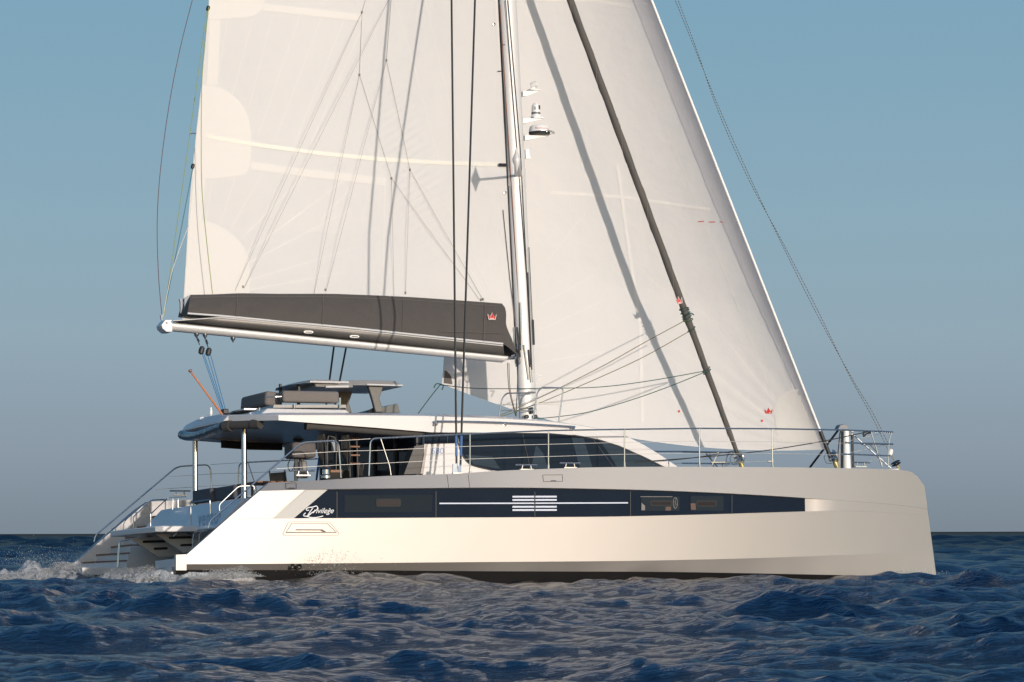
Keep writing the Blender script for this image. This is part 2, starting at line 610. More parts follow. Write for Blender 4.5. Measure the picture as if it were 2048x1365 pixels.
both(rp, 'recess_panel', PANEL, HU)
# silver stripes, panes and joints on the glass
def hstrip(m, x0, x1, y0, y1, off=0.012, n=8):
    rows = []
    for i in range(n + 1):
        px = x0 + (x1 - x0) * i / n
        dy = (y1 - y0)
        rows.append([on_hull(px, y0 + dy * i / n + 0, off), on_hull(px, y0 + dy * i / n - hstrip.h, off)])
    m.grid(rows)
ms = MB()
hstrip.h = 2.6
hstrip(ms, 879, 1068.5, 1008.6, 1008.2); hstrip(ms, 1071, 1256, 1008.2, 1007.4)
hstrip.h = 3.4
for y in (995.6, 1002.2, 1015.8, 1022.3):
    hstrip(ms, 1025, 1068.5, y, y - .1); hstrip(ms, 1071, 1113.5, y - .1, y - .2)
ms.build('silver_stripe', STRIPES, WIN[0])
def hpoly(pts, off=0.010):
    return [on_hull(p[0], p[1], off) for p in pts]
mj = MB()
for x, ya, yb in ((1069.8, 984, 1035), (872, 983, 1036), (1261, 983, 1033), (1464, 990, 1029), (674, 984, 1037)):
    mj.add(hpoly([(x - .6, yb), (x + .6, yb), (x + .6, ya), (x - .6, ya)]), [(0, 1, 2, 3)])
each(mj, 'glass_joint', SEAM, WIN[0])
HPANE = mat('cabin_pane_glass', (0.020, 0.027, 0.036), .1, spec=.06)
for pts in ([(689, 991), (864, 990), (864, 1024), (689, 1025)],
            [(1282, 993.5), (1359, 993.5), (1359, 1022), (1282, 1022)],
            [(1381, 992), (1447, 993), (1447, 1022), (1381, 1022)]):
    pl = MB().add(hpoly(pts, 0.009), [(0, 1, 2, 3)]).build('cabin_pane', HPANE if pts[0][0] != 689 else mat('dim_pane', (0.014, 0.021, 0.029), 0.12, spec=.06), WIN[0])
OPEN_M = mat('opening_port', (0.022, 0.017, 0.020), 0.25, spec=.15)
for (x0, x1, y0, y1) in ((752, 802, 998, 1014), (1300, 1346, 1001, 1013), (1392, 1434, 1001, 1014)):
    f = MB()
    def rr(x0, x1, y0, y1, r):
        out = []
        for cx, cy, a0 in ((x1 - r, y1 - r, 0), (x0 + r, y1 - r, 90), (x0 + r, y0 + r, 180), (x1 - r, y0 + r, 270)):
            for q in range(5):
                a = math.radians(a0 + q * 22.5)
                out.append((cx + r * math.cos(a), cy + r * math.sin(a)))
        return out
    f.add(hpoly(rr(x0, x1, y0, y1, 4), 0.016), [tuple(range(20))])
    fo = f.build('opening_port', SHADE, WIN[0])
    g = MB().add(hpoly(rr(x0 + 4, x1 - 4, y0 + 3.5, y1 - 3, 2), 0.020), [tuple(range(20))])
    g.build('port_glass', OPEN_M, WIN[0])
# things seen in the lit cabin pane: a curtain edge, a cushion and a wheel shaped bracket
g = MB()
g.add(hpoly([(1283, 1006), (1290, 1012), (1290, 1021), (1283, 1021)], 0.013), [(0, 1, 2, 3)])
g.add(hpoly([(1281, 993.2), (1345, 993.2), (1345, 994.4), (1281, 994.4)], 0.013), [(0, 1, 2, 3)])
ring = [on_hull(1350.5 + 4.2 * math.cos(a), 1006.5 + 11.0 * math.sin(a), 0.014) for a in np.linspace(0, 2 * math.pi, 25)]
g.tube(ring, 0.008, 5, cap=False)
for s in (0, 1, 2, 3):
    a = s * math.pi / 2 + .4
    g.tube([on_hull(1350.5, 1006.5, .014), on_hull(1350.5 + 4 * math.cos(a), 1006.5 + 10.6 * math.sin(a), .014)], 0.006, 5)
each(g, 'cabin_furnishing', mat('pale_furnishing', (0.17, 0.16, 0.15), 0.6), WIN[0])
g = MB()
g.add(hpoly([(1331, 1014), (1342, 1014), (1342, 1021.5), (1331, 1021.5)], 0.013), [(0, 1, 2, 3)])
g.add(hpoly([(1381, 1007), (1391, 1007), (1392, 1020), (1382, 1020)], 0.013), [(0, 1, 2, 3)])
each(g, 'cabin_woodwork', mat('tan_woodwork', (0.09, 0.05, 0.035), 0.6), WIN[0])
# script lettering drawn with strokes
SCR = {'P': [[(10, 31), (14, 22), (19, 12), (23, 5)], [(4, 22), (0, 27), (-1, 32), (6, 34), (13, 30), (19, 23), (25, 18), (33, 14), (36, 8), (32, 3), (23, 1), (12, 3), (6, 8), (8, 13), (13, 12)],
             [(6, 34), (16, 38), (28, 39), (42, 36), (50, 33)]],
       'r': [[(24, 29), (28, 22), (27, 20), (31, 20), (33, 18)]], 'i': [[(33, 20), (31, 28), (34, 29), (37, 24)]], 'v': [[(38, 20), (37, 29), (41, 27), (44, 20)]],
       'i2': [[(46, 20), (44, 28), (47, 29), (50, 24)]], 'l': [[(51, 26), (56, 14), (58, 10), (56, 10), (52, 22), (51, 29), (55, 28)]],
       'e': [[(56, 26), (61, 23), (61, 20), (58, 21), (56, 27), (59, 30), (63, 26)], [(58, 13), (62, 16)]],
       'g': [[(69, 21), (65, 22), (63, 28), (67, 28), (70, 21), (68, 32), (64, 36), (60, 34), (68, 30), (72, 26)]],
       'e2': [[(72, 26), (77, 23), (77, 20), (74, 21), (72, 27), (75, 29), (80, 25)]],
       'd': [[(35, 15.6), (35.8, 15)], [(49, 15.6), (49.8, 15)]]}
g = MB()
for st in (SCR['P'],):
    for q in st:
        pts = [on_hull(608 + x * 0.76, 1014.0 + y * 0.56 - max(0.0, 29 - y) * .12 * (1 if x > 27 else 0), 0.012) for x, y in q]
        g.tube(sm(pts, 4) if len(pts) > 2 else pts, 0.0115, 5)
q0 = [on_hull(626, 1030.2, .012), on_hull(667, 1030.2, .012), on_hull(627, 1016.5, .012)]
lt = letters('rivilege', *q0, shear=.38)
g.add(lt.v, lt.f)
g.tube([on_hull(658.5, 1017.5, .012), on_hull(661, 1019, .012)], .008, 5)
g.build('script_lettering', LOGO, WIN[0])
# moulded boarding handle, panel lines, hatches, exhausts
def yl(px, py): return U(px, py, y=yo(px) - 0.022)
def outline(m, pts, r, closed=True, yf=yl):
    P = [yf(*p) for p in pts]
    if closed:
        P = P + [P[0]]
    P2 = []
    for i in range(len(P) - 1):
        P2 += [P[i].lerp(P[i + 1], t / 6) for t in range(6)]
    m.tube(P2 + [P[-1]], r, 5, cap=not closed)
hs = MB()
outline(hs, [(573, 1043), (655, 1043.5), (661, 1045.5), (678, 1066), (677, 1069.5), (673, 1071), (569, 1071), (566, 1069), (568, 1065), (569, 1045)][:0] or
        [(582, 1043.5), (655, 1044), (661, 1046), (678.5, 1067), (676, 1071), (568, 1071), (566, 1067.5), (577, 1046)], 0.004)
hnd = hs.build('boarding_step', mat('step_edge', (.52, .49, .47), .5), hullS)
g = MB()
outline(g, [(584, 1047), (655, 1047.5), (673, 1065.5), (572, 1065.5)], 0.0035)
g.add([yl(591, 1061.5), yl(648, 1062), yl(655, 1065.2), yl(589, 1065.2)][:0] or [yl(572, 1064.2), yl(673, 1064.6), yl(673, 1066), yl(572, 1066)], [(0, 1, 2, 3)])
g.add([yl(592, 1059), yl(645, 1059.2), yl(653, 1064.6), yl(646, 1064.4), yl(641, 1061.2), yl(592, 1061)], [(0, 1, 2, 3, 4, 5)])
g.build('step_joint', mat('dark_joint', (0.16, 0.13, 0.11), 0.7), hnd)  # dark joint lines of the moulded step
for px in (584.0, 597.0):
    c = U(px, 1133.5, y=-4.165)
    e = MB().lathe(c, [(0.055, -0.02), (0.055, 0.03), (0.042, 0.035), (0.036, 0.012), (0.001, 0.0)], axis=(0, -1, -0.1), n=18)
    e.build('exhaust_outlet', mat('dark_exhaust', (0.03, 0.028, 0.025), 0.3, metal=0.8), hullS)
def ys(px, py):
    """on the upper band between knuckle and sheer"""
    k = (KNUCK(px) - py) / max(1.0, KNUCK(px) - SHEER(px))
    kk = 1 - max(0.0, (px - 1400) / 469) ** 1.5
    return U(px, py, y=yo(px) + 0.10 * kk * k - 0.006)
for pts in ([(571.5, 967), (592.5, 966), (593, 977.5), (572.5, 978)], [(1085.5, 950.5), (1125, 950), (1125.5, 963), (1087, 963.5)]):
    g = MB()
    outline(g, pts, 0.005, yf=ys)
    x0 = (pts[3][0] + pts[2][0]) / 2
    g.add([ys(x0 - 5, pts[2][1] - 1.8), ys(x0 + 6, pts[2][1] - 1.8), ys(x0 + 6, pts[2][1] - .3), ys(x0 - 5, pts[2][1] - .3)], [(0, 1, 2, 3)])
    g.build('flush_locker', SEAM, hullS)
g = MB()
outline(g, [(894, 950), (897.5, 976)], 0.004, False, ys); outline(g, [(936.5, 949), (939.5, 976)], 0.004, False, ys)
each(g, 'panel_joint', SEAM, hullS)

# stairs in each stern, teak treads
st = MB(); tk = []
TR = [(0.40, 0.02, 0.10), (0.52, 0.46, 1.06), (0.68, 0.80, 1.09), (0.85, 1.14, 1.14), (1.05, 1.45, 1.45), (1.28, 1.72, 1.72), (1.5, 2.0, 2.0)]
for i, (z, xo, xi) in enumerate(TR):
    zb = 0.22 if i == 0 else TR[i - 1][0] - 0.03
    P = [Vector((xo, -4.06, zb)), Vector((2.35, -4.06, zb)), Vector((2.35, -2.6, zb)), Vector((xi, -2.6, zb))]
    st.prism(P, (0, 0, z - zb - 0.022))
    g = MB()
    g.prism([Vector((xo - .015, -4.055, z - 0.021)), Vector((2.3, -4.055, z - 0.021)), Vector((2.3, -2.62, z - 0.021)), Vector((xi - .015, -2.62, z - 0.021))], (0, 0, 0.03))
    tk.append(g)
st.prism([Vector((.02, -3.86, -.7)), Vector((2.35, -3.86, -.7)), Vector((2.35, -2.7, -.7)), Vector((.12, -2.7, -.7))], (0, 0, .925))
both(st, 'stern_stairs', WHITE, HU, bevel=0.01)
for g in tk[1:]:
    both(g, 'stair_tread', TEAK, HU)
lg = MB()
for dx in (0.0, 0.24):
    lg.tube(fillet([Vector((0.86 + dx * .2, -2.53 - dx, 0.38)), Vector((0.9 + dx * .2, -2.53 - dx, 0.92)), Vector((1.12, -2.53 - dx, 0.96))], .06), 0.012)
both(lg, 'stair_grab_rail', STEEL, HU)
for px, py in ((243, 1085), (211, 1100), (180, 1116)):
    c = U(px, py, y=4.05)
    MB().lathe(c, [(0.055, 0), (0.055, 0.012), (0.02, 0.02)], axis=(0, -1, 0), n=14).build('step_light', mat('light_lens', (0.3, 0.3, 0.34), 0.2), hullP)

# ------------------------------------------------------------------ bridge deck, transom, swim platform
bd = MB()
prof = [(1.75, 0.72), (1.30, 1.02), (1.86, 1.60), (2.25, 1.60), (2.25, 1.35), (5.6, 1.35), (5.6, 1.9), (11.3, 2.0), (13.8, 1.98), (13.9, 1.2), (12.8, 0.78)]
bd.prism([Vector((x, -2.68, z)) for x, z in prof], (0, 5.36, 0))
BD = bd.build('bridge_deck', WHITE, boat, bevel=0.03)
a, b_, c = U(396, 1056, x=1.60), U(430, 1050, x=1.64), U(399, 1029, x=1.75)
wn_ = Vector((-0.72, 0, 0.70))
def onwall(px, py):
    p0 = Vector((1.30, 0, 1.02)); n = Vector((-0.58, 0, 0.56)).normalized()
    dct = CR @ Vector(((px - 1024.0) / F, (682.5 - py) / F, -1.0))
    t = (p0 - CAMB).dot(n) / dct.dot(n)
    return CAMB + dct * t + n * 0.006
letters('vento', onwall(396, 1054), onwall(436, 1048), onwall(397, 1029), spacing=1.15).build('name_lettering', mat('grey_lettering', (0.30, 0.34, 0.40), 0.5), BD)
sp = MB()
zt, zb = 1.10, 0.98
plan = [(0.50, -1.30), (0.62, -1.45), (2.0, -1.45), (2.0, 1.45), (0.40, 1.45), (0.36, 1.40)]
sp.prism([Vector((x, y, zb)) for x, y in plan], (0, 0, zt - zb))
SP = sp.build('swim_platform', WHITE, boat, bevel=0.02)
for yy, pp, slots in ((0.72, [(262, 1078), (316, 1114), (356, 1113), (385, 1066)], [(287, 330, 1084), (309, 334, 1098)]),
                      (-0.62, [(312, 1068), (368, 1107), (392, 1098), (430, 1062)], [(339, 383, 1076), (362, 386, 1091)])):
    g = MB().plate(pp, yy, 0.10)
    go = g.build('platform_bracket', WHITE, SP, bevel=0.012)
    s = MB()
    for x0, x1, y in slots:
        s.plate([(x0, y - 2.5), (x1, y - 3.5), (x1 + 2, y - 1), (x1, y + 1.5), (x0, y + 2.5), (x0 - 2, y)], yy - 0.006, 0.008)
    each(s, 'bracket_slot', DARK, SP)
g = MB()
for ya in (-0.35, 0.9):
    g.tube([Vector((1.0, ya, 0.97)), Vector((1.6, ya, 0.8))], 0.035)
g.tube([U(345, 1073, y=-1.2), U(356, 1065, y=-1.2)], 0.03); g.tube([U(374, 1064, y=-1.2), U(388, 1069, y=-1.2)], 0.03)
each(g, 'platform_ram', STEEL, SP)

# ------------------------------------------------------------------ roof: hardtop over the cockpit and coachroof in one shell
def rst(px, y, yb_, yt_, ch=0.30, up=0.07, crown=0.10):
    pb, pt = U(px, yb_, y=-y), U(px, yt_, y=-y)
    return (pb.x, y, pb.z, pt.z, ch, up, crown)
T1, T2 = U(445, 844, y=-1.4), U(452, 831, y=-1.4)
R = []
R.append((T1.x + 0.02, 1.36, T1.z, T1.z + 0.012, 0.05, 0.005, 0.03))
R.append((T1.x + 0.12, 1.42, T1.z + 0.005, T2.z, 0.2, 0.02, 0.06))
q = U(515, 842, y=-2.35); q2 = U(515, 830, y=-2.35)
R.append((q.x, 2.35, q.z, q2.z, 0.25, 0.03, 0.06))
for px, yb_, yt_ in ((557, 841, 830.5), (640, 847.5, 830.5), (740, 855, 831), (840, 863, 832), (862, 865, 832.5), (900, 865.3, 834), (960, 865.5, 836), (1020, 866, 838.5)):
    R.append(rst(px, 2.95, yb_, yt_))
TOPL = herm([(1020, 838.5), (1060, 841), (1130, 847), (1180, 854.5), (1230, 864), (1270, 880.5), (1310, 903), (1356, 934)])
BOTL = herm([(1020, 866), (1090, 866.5), (1150, 871), (1200, 880.5), (1240, 893), (1290, 915), (1330, 936), (1356, 950)])
for px in (1060, 1100, 1140, 1180, 1220, 1255, 1290, 1325, 1356):
    k = (px - 1020) / 336
    R.append(rst(px, 2.95 - 0.25 * k * k, BOTL(px), TOPL(px), 0.30, 0.05, 0.10))
def rsec(s):
    x, y, zb_, zt_, ch, up, cr = s
    return [(x, -y, zb_), (x, -y, zt_), (x, -(y - ch), zt_ + up), (x, -(y - ch) * .5, zt_ + up + cr * .75), (x, 0, zt_ + up + cr), (x, (y - ch) * .5, zt_ + up + cr * .75), (x, y - ch, zt_ + up), (x, y, zt_), (x, y, zb_)]
rf = MB()
rs = [[Vector(p) for p in rsec(s)] for s in R]
rf.grid(rs, flip=True)
rf.add(rs[0], [tuple(range(9))])
rf.add(rs[-1], [tuple(range(9))[::-1]])
ROOF = rf.build('roof', WHITE, boat, smooth=22, bevel=0.02)
# lining below, only over the cockpit
ln = MB()
ln.grid([[Vector((s[0] + (0.03 if i == 0 else 0), -s[1] + .05, s[2] + .01)), Vector((s[0] + (0.03 if i == 0 else 0), -s[1] * .5, s[2] + 0.03)), Vector((s[0] + (0.03 if i == 0 else 0), s[1] * .5, s[2] + 0.03)), Vector((s[0] + (0.03 if i == 0 else 0), s[1] - .05, s[2] + .01))] for i, s in enumerate(R[:9])])
ln.build('lining', CEIL, ROOF)
# front edge and roof above the saloon closed below by the cabin
# handrail, joints and small fittings on the roof side
g = MB()
hr = [U(870, 851, y=-3.03), U(873, 846, y=-3.05), U(881, 843, y=-3.05), U(1000, 845.5, y=-3.05), U(1138, 853.2, y=-3.02), U(1145, 855.5, y=-3.02), U(1146, 859, y=-2.98)]
g.tube(sm(hr, 5), 0.02, 8)
for px, py in ((871, 848), (1008, 849.5), (1145, 857)):
    g.lathe(U(px, py, y=-2.93), [(0.05, 0), (0.05, 0.02), (0.022, 0.03), (0.022, 0.10)], axis=(0, -1, 0.2), n=12)
g.build('roof_handrail', STEEL, ROOF)

# ------------------------------------------------------------------ cabin sides and glass
cab = MB()
lo = [(846, 950), (1358, 950)]
up_ = [(1330, 937), (1290, 916), (1240, 894), (1200, 881.5), (1150, 872), (1090, 867.5), (1020, 867), (862, 866), (850, 867)]
pts = [U(p[0], p[1], y=-2.88) for p in lo + up_]
cab.prism(pts, (0, 0.12, 0))
CAB = cab.build('cabin_side', WHITE, boat)
cab.mirror().build('cabin_side', WHITE, boat)
win = [(917, 872), (922, 903), (932, 921), (948, 932), (985, 941), (1010, 944), (1337, 940), (1326, 934.5), (1287, 915), (1238, 893.6), (1198, 881), (1150, 872), (1090, 867), (862, 866.2), (850, 867), (850, 888), (917, 886)]
CW = MB().plate(win, -2.895, 0.012).build('side_window', GLASS, CAB)
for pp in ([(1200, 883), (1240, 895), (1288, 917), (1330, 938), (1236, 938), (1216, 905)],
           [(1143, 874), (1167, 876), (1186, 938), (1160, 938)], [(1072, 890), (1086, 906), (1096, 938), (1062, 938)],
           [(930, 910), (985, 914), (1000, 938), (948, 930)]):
    MB().plate(pp, -2.899, 0.003).build('painted_window_reflection', GLASSL, CW)  # lighter patches painted on the glass for the sky showing in it
g = MB()
for p, q_ in (((1045, 867), (1060, 936)), ((1185, 877), (1228, 936)), ((895, 867), (895, 887))):
    g.tube([U(*p, y=-2.9), U(*q_, y=-2.9)], 0.006, 5)
each(g, 'window_joint', SEAM, CW)
# frame line round the glass, aft pillar, white panel with its number
g = MB()
edge = [(917, 886), (922, 903), (932, 921), (948, 932), (985, 941)]
g.tube(sm([U(p[0], p[1], y=-2.9) for p in edge], 4), 0.012, 6)
g.tube([U(p[0], p[1], y=-2.905) for p in [(1345, 939), (1326, 934), (1287, 914.5), (1238, 893), (1198, 880.4), (1150, 871.4), (1090, 866.6), (862, 865.6)]], 0.016, 6)
g.build('window_frame', SEAM, CAB)
PIL = mat('charcoal_pillar', (0.06, 0.055, 0.052), 0.5)
MB().plate([(829, 893), (852, 889), (842, 948), (808, 949)], -2.86, 0.3).build('cabin_pillar', PIL, CAB)
MB().plate([(852, 889), (856, 888), (847, 948), (841, 948)], -2.89, 0.1).build('pillar_trim', mat('tan_trim', (0.36, 0.31, 0.27), 0.5), CAB)
n0 = dict(y=-2.886)
letters('580', U(863, 908.5, **n0), U(888, 908, **n0), U(863, 896.5, **n0)).build('number_lettering', BLUEL, CAB)
g = MB()
for i in range(9):
    g.plate([(865 + i * 2.4, 912.6), (866.6 + i * 2.4, 912.6), (866.6 + i * 2.4, 910.8), (865 + i * 2.4, 910.8)], -2.886, 0.002)
g.build('small_lettering', mat('faint_lettering', (0.6, 0.58, 0.58), 0.5), CAB)
MB().plate([(850, 866), (917, 866), (917, 887), (850, 888.5)], -2.90, 0.02).build('dark_fascia', GLASS, CAB)

# saloon front and aft bulkhead
ab = MB()
xb = U(835, 900, y=-2.8).x
ab.box((xb + 0.05, 0, 2.15), (0.06, 5.6, 1.6))
AB = ab.build('saloon_doors', GLASS, boat)
g = MB()
for yy in (-2.75, -1.6, -0.4, 0.8, 1.9, 2.75):
    g.box((xb, yy, 2.15), (0.05, 0.09, 1.6))
g.box((xb, 0, 2.93), (0.05, 5.6, 0.08)); g.box((xb, 0, 1.40), (0.05, 5.6, 0.1))
each(g, 'door_frame', DARK, AB)
fr = MB()
fr.box((10.2, 0, 2.1), (0.05, 5.2, 0.7))
fr.box((xb + 2.3, 0, 1.88), (4.4, 5.5, 0.04))
fr.build('saloon_lining', DARK, boat)

# ------------------------------------------------------------------ hardtop posts, rolled curtains
for sy, px, py0, py1 in ((-1, 488, 1000, 856), (1, 390, 985, 868)):
    p0, p1 = U(px, py0, y=1.37 * sy), U(px, py1, y=1.37 * sy)
    p0.x = p1.x; p0.z = 1.5; p1.z = 3.18
    MB().tube([p0, p1], 0.055, 16).build('hardtop_post', STEEL, boat)
g = MB().tube(sm([U(447, 853, y=-1.36), U(420, 864, y=-0.7), U(395, 872, y=0), U(376, 873, y=.7), U(364, 870, y=1.1)], 6), 0.095, 14)
g.build('rolled_window_curtain', CLEAR, boat)
g = MB().tube([U(447, 852, y=-1.45), U(470, 851, y=-1.75), U(520, 849, y=-2.3)], 0.085, 12)
g.tube([U(449, 853, y=-1.5), U(462, 852, y=-1.65)], 0.11, 12); g.tube([U(505, 849, y=-2.15), U(521, 848.5, y=-2.33)], 0.10, 12)
g.build('rolled_corner_curtain', CANVAS, boat)
g = MB().tube([U(612, 852, y=-2.75), U(730, 860.5, y=-2.75), U(850, 869, y=-2.75)], 0.075, 12)
g.tube([U(611, 852, y=-2.75), U(618, 852.5, y=-2.75)], 0.09, 12)
g.build('rolled_side_curtain', CANVAS, boat)
g = MB().plate([(443, 881), (443, 896), (500, 900), (565, 901), (565, 887), (500, 885)], 2.1, 0.04)
g.build('far_screen', SHADE, boat)
g = MB()
g.plate([(478, 872), (580, 876), (600, 884), (585, 892), (443, 882), (415, 876)], 2.2, 0.05)
g.build('far_hardtop_beam', CEIL, ROOF)
g = MB().plate([(580, 846), (668, 852), (668, 868), (650, 872), (618, 873), (598, 886), (590, 884)], 1.0, 0.1)
g.build('ceiling_locker', CARBON, ROOF)

# ------------------------------------------------------------------ rails
def yr(px):
    return yo(px) + 0.22 * (1 - max(0.0, (px - 1500) / 369))
def rp_(px, py):
    return U(px, py, y=yr(px))
RAILS = []
def pair_each(m, name, mt):
    each(m, name, mt, boat); each(m.mirror(), name, mt, boat)
def pair(m, name, mt, **kw):
    a = m.build(name, mt, boat, **kw)
    b = m.mirror().build(name, mt, boat, **kw)
    return a, b
# slanted stern rail
sr = fillet([rp_(417, 1057), rp_(420, 1042), rp_(603, 886), rp_(677, 881.5), rp_(682, 956)], 0.14)
pair(MB().tube(sr, 0.017, 8), 'stern_rail', STEEL)
# gate and long guard rail
gr = fillet([rp_(738, 952), rp_(741, 878), rp_(915, 869.5), rp_(1095, 861.5), rp_(1250, 859), rp_(1400, 857.2), rp_(1545, 858), rp_(1690, 860.5), rp_(1784, 865)], 0.12)
pair(MB().tube(gr, 0.016, 8), 'guard_rail', STEEL)
pair(MB().tube([rp_(761, 877), rp_(779, 932), rp_(782, 951)], 0.011, 7), 'gate_brace', STEEL)
for px, ya, yb in ((940, 868, 945), (1097, 861, 939), (1249, 859, 934), (1399, 857, 933), (1545, 858, 933.5)):
    g = MB().tube([rp_(px, ya), rp_(px, yb)], 0.0145, 8)
    b = rp_(px, yb)
    g.lathe(b + Vector((0, 0, -0.01)), [(0.035, 0), (0.035, 0.012), (0.02, 0.02), (0.02, 0.1)], n=10)
    pair(g, 'stanchion', STEEL)
def wire(pts, r=0.0045):
    return MB().tube([rp_(*p) for p in pts], r, 5)
for pts in ([(605, 884), (677, 882), (741, 878)][1:],
            [(585, 909), (682, 903), (740, 901.5)], [(553, 938), (683, 930), (738, 927.5)],
            [(741, 902), (940, 893), (1097, 889), (1249, 885.3), (1399, 883), (1545, 884), (1690, 887)],
            [(739, 928), (940, 918.5), (1097, 913.5), (1249, 909), (1399, 907), (1545, 907.5), (1690, 910)]):
    pair(wire(pts), 'lifeline', WIRE)
# short handrails by the stern steps (near side) and on the platform
g = MB()
yy = -2.9
pp = [(440, 1035), (438, 1010), (477, 973), (500, 972), (508, 972), (508, 995)]
g.tube(fillet([U(p[0], p[1], y=yy) for p in pp], 0.06), 0.014, 7)
pair(g, 'step_handrail', STEEL)
g = MB().tube(fillet([U(382, 1050, y=-.9), U(381, 1005, y=-.9), U(416, 1000, y=-1.35), U(420, 1000, y=-1.4), U(421, 1052, y=-1.4)], .05), 0.014, 7)
g.build('platform_rail', STEEL, boat)
g = MB().tube(fillet([U(301, 1052, y=1.3), U(302, 1028, y=1.3), U(336, 996, y=1.5), U(372, 994, y=1.2)], .05), 0.012, 7)
g.tube([U(301, 1053, y=1.0), U(301, 1028, y=1.0)], 0.012, 7)
g.tube([U(345, 1020, y=1.6), U(346, 996, y=1.6)], 0.012, 7); g.tube([U(356, 1019, y=1.6), U(356, 997, y=1.6)], 0.016, 7)
g.tube(fillet([U(247, 1062, y=1.4), U(247, 1048, y=1.4), U(252, 1040, y=1.5), U(282, 1014, y=1.6)], .05), .009, 6)
g.build('platform_rail', STEEL, boat)
# bow pulpits
g = MB()
def pb(px, py, y=-3.62): return U(px, py, y=y)
g.tube([pb(1690, 860.5, -3.7), pb(1786, 864.5)], 0.017, 8)
g.tube([pb(1690, 886, -3.7), pb(1786, 888.5)], 0.017, 8); g.tube([pb(1722, 889, -3.2), pb(1786, 889, -3.4)], 0.015, 8)
g.tube([pb(1683, 908.5, -3.7), pb(1780, 912)], 0.017, 8)
for a, b in (((1742, 865), (1764, 935)), ((1764, 935), (1763, 925))):
    g.tube([pb(*a), pb(*b)], 0.013, 7)
g.tube(fillet([pb(1776, 935), pb(1778, 880), pb(1783, 865)], .1), 0.014, 7)
g.tube([pb(1704, 868, -3.3), pb(1782, 937, -3.5)], 0.016, 7)
g.tube([pb(1740, 890, -3.3), pb(1760, 911, -3.5)], 0.010, 7)
pair(g, 'bow_pulpit', STEEL)
for pts in ([(1690, 884), (1770, 866)], [(1700, 906), (1770, 891)], [(1735, 924), (1780, 913)]):
    pair(MB().tube([pb(*p, y=-3.2) for p in pts], 0.004, 5), 'lifeline', WIRE)
# deck cleats
def cleat(px, py, w, y=None):
    y = yr(px) + .06 if y is None else y
    c = U(px, py, y=y); k = U(px + 1, py, y=y).x - c.x
    m = MB()
    m.tube([c + Vector((-w * k / 2, 0, 0.0)), c + Vector((w * k / 2, 0, 0.0))], 0.016, 8)
    for s in (-1, 1):
        m.tube([c + Vector((s * w * k * .18, 0, 0)), c + Vector((s * w * k * .28 * .8, 0, -0.085))], 0.014, 7)
    m.box(c + Vector((0, 0, -0.09)), (w * k * .6, 0.06, 0.02))
    return m
for px, py, w in ((1053, 930.5, 43), (1140, 927, 42), (1721, 925.5, 37), (606, 942, 46)):
    pair(cleat(px, py, w), 'deck_cleat', STEEL)

# ------------------------------------------------------------------ mast
def up_line(p, q_, z):
    t = (z - p.z) / (q_.z - p.z)
    return p.lerp(q_, t)
MA, MT = U(1057, 835, y=0), U(1016, 0, y=0)
def mast_pt(z): return up_line(MA, MT, z)
mm = MB()
zs = [3.2, 3.6] + list(np.linspace(4.0, 24.0, 22))
rows = []
for z in zs:
    c = mast_pt(z)
    k = 1.0 if z < 16 else 1 - (z - 16) * .04
    rows.append([c + Vector((0.200 * k * math.cos(a) * (1.0 if math.cos(a) > 0 else 1.08), 0.135 * k * math.sin(a), 0)) for a in np.linspace(0, 2 * math.pi, 29)[:-1]])
mm.grid(rows, close=True, flip=False)
mm.add(rows[-1], [tuple(range(28))])
MAST = mm.build('mast', ALU, boat, smooth=50)
def my(px, py, y=-0.15): return U(px, py, y=y)
g = MB()                                                   # sail track up the aft face
g.tube([mast_pt(z) + Vector((-0.225, 0, 0)) for z in (4.6, 12, 20, 23)], 0.022, 6)
g.build('sail_track', DARK, MAST)
g = MB()
rg = [mast_pt(8.97) + Vector((0.212 * math.cos(a), 0.147 * math.sin(a), 0)) for a in np.linspace(0, 2 * math.pi, 29)[:-1]]
g.grid([rg, [p + Vector((-.005, 0, -.42)) for p in rg]], close=True)
g.build('mast_collar', ALU, MAST)
stip = U(1033, 322, y=-1.55)
for s in (-1, 1):
    c = mast_pt(8.78)
    tip = Vector((stip.x, s * 1.55, stip.z))
    g = MB()
    rows = []
    for t in (0, .3, .7, 1.0):
        p = (c + Vector((0, s * .1, 0))).lerp(tip, t)
        w, h = 0.10 - .04 * t, 0.028
        rows.append([p + Vector((w * math.cos(a), 0, h * math.sin(a))) for a in np.linspace(0, 2 * math.pi, 13)[:-1]])
    g.grid(rows, close=True); g.add(rows[-1], [tuple(range(12))])
    g.lathe(tip + Vector((0, 0, -.16)), [(.002, -.10), (0.04, 0.02), (.088, .15), (.088, .20), (.04, .32), (.004, .46)], n=12)
    g.build('spreader', ALU, MAST)
g = MB()
for p, q_ in (((1011, 0), (1058, 610)), ((1016, 0), (1041, 300)), ((1041, 300), (1063, 730)), ((1006, 90), (1010, 90))):
    g.tube([my(*p, y=-.155), my(*q_, y=-.155)], 0.009, 5)
g.tube([my(1058, 495), my(1067, 690)], 0.009, 5)
g.tube([my(1056, 545, y=-.15), my(1064, 740, y=-.15)], 0.010, 5)
g.build('halyard', ROPEK, MAST)
g = MB()
g.tube([my(1000, 10, y=-.09), my(1037, 600, y=-.09), my(1041, 690, y=-.09)], 0.011, 5)
g.build('halyard', BROWNR, MAST)
for (pa, pb_, r) in (((1041, 605), (1043, 700), .02), ((1057, 700), (1060, 735), .022), ((1066, 640), (1068, 690), .022), ((1060, 735), (1063, 765), .028), ((1048, 690), (1057, 760), .018), ((1034, 655), (1040, 715), .022)):
    g = MB().tube([my(*pa), my(*pb_)], r, 8)
    g.build('mast_fitting', DARK if r == .022 else STEEL, MAST)
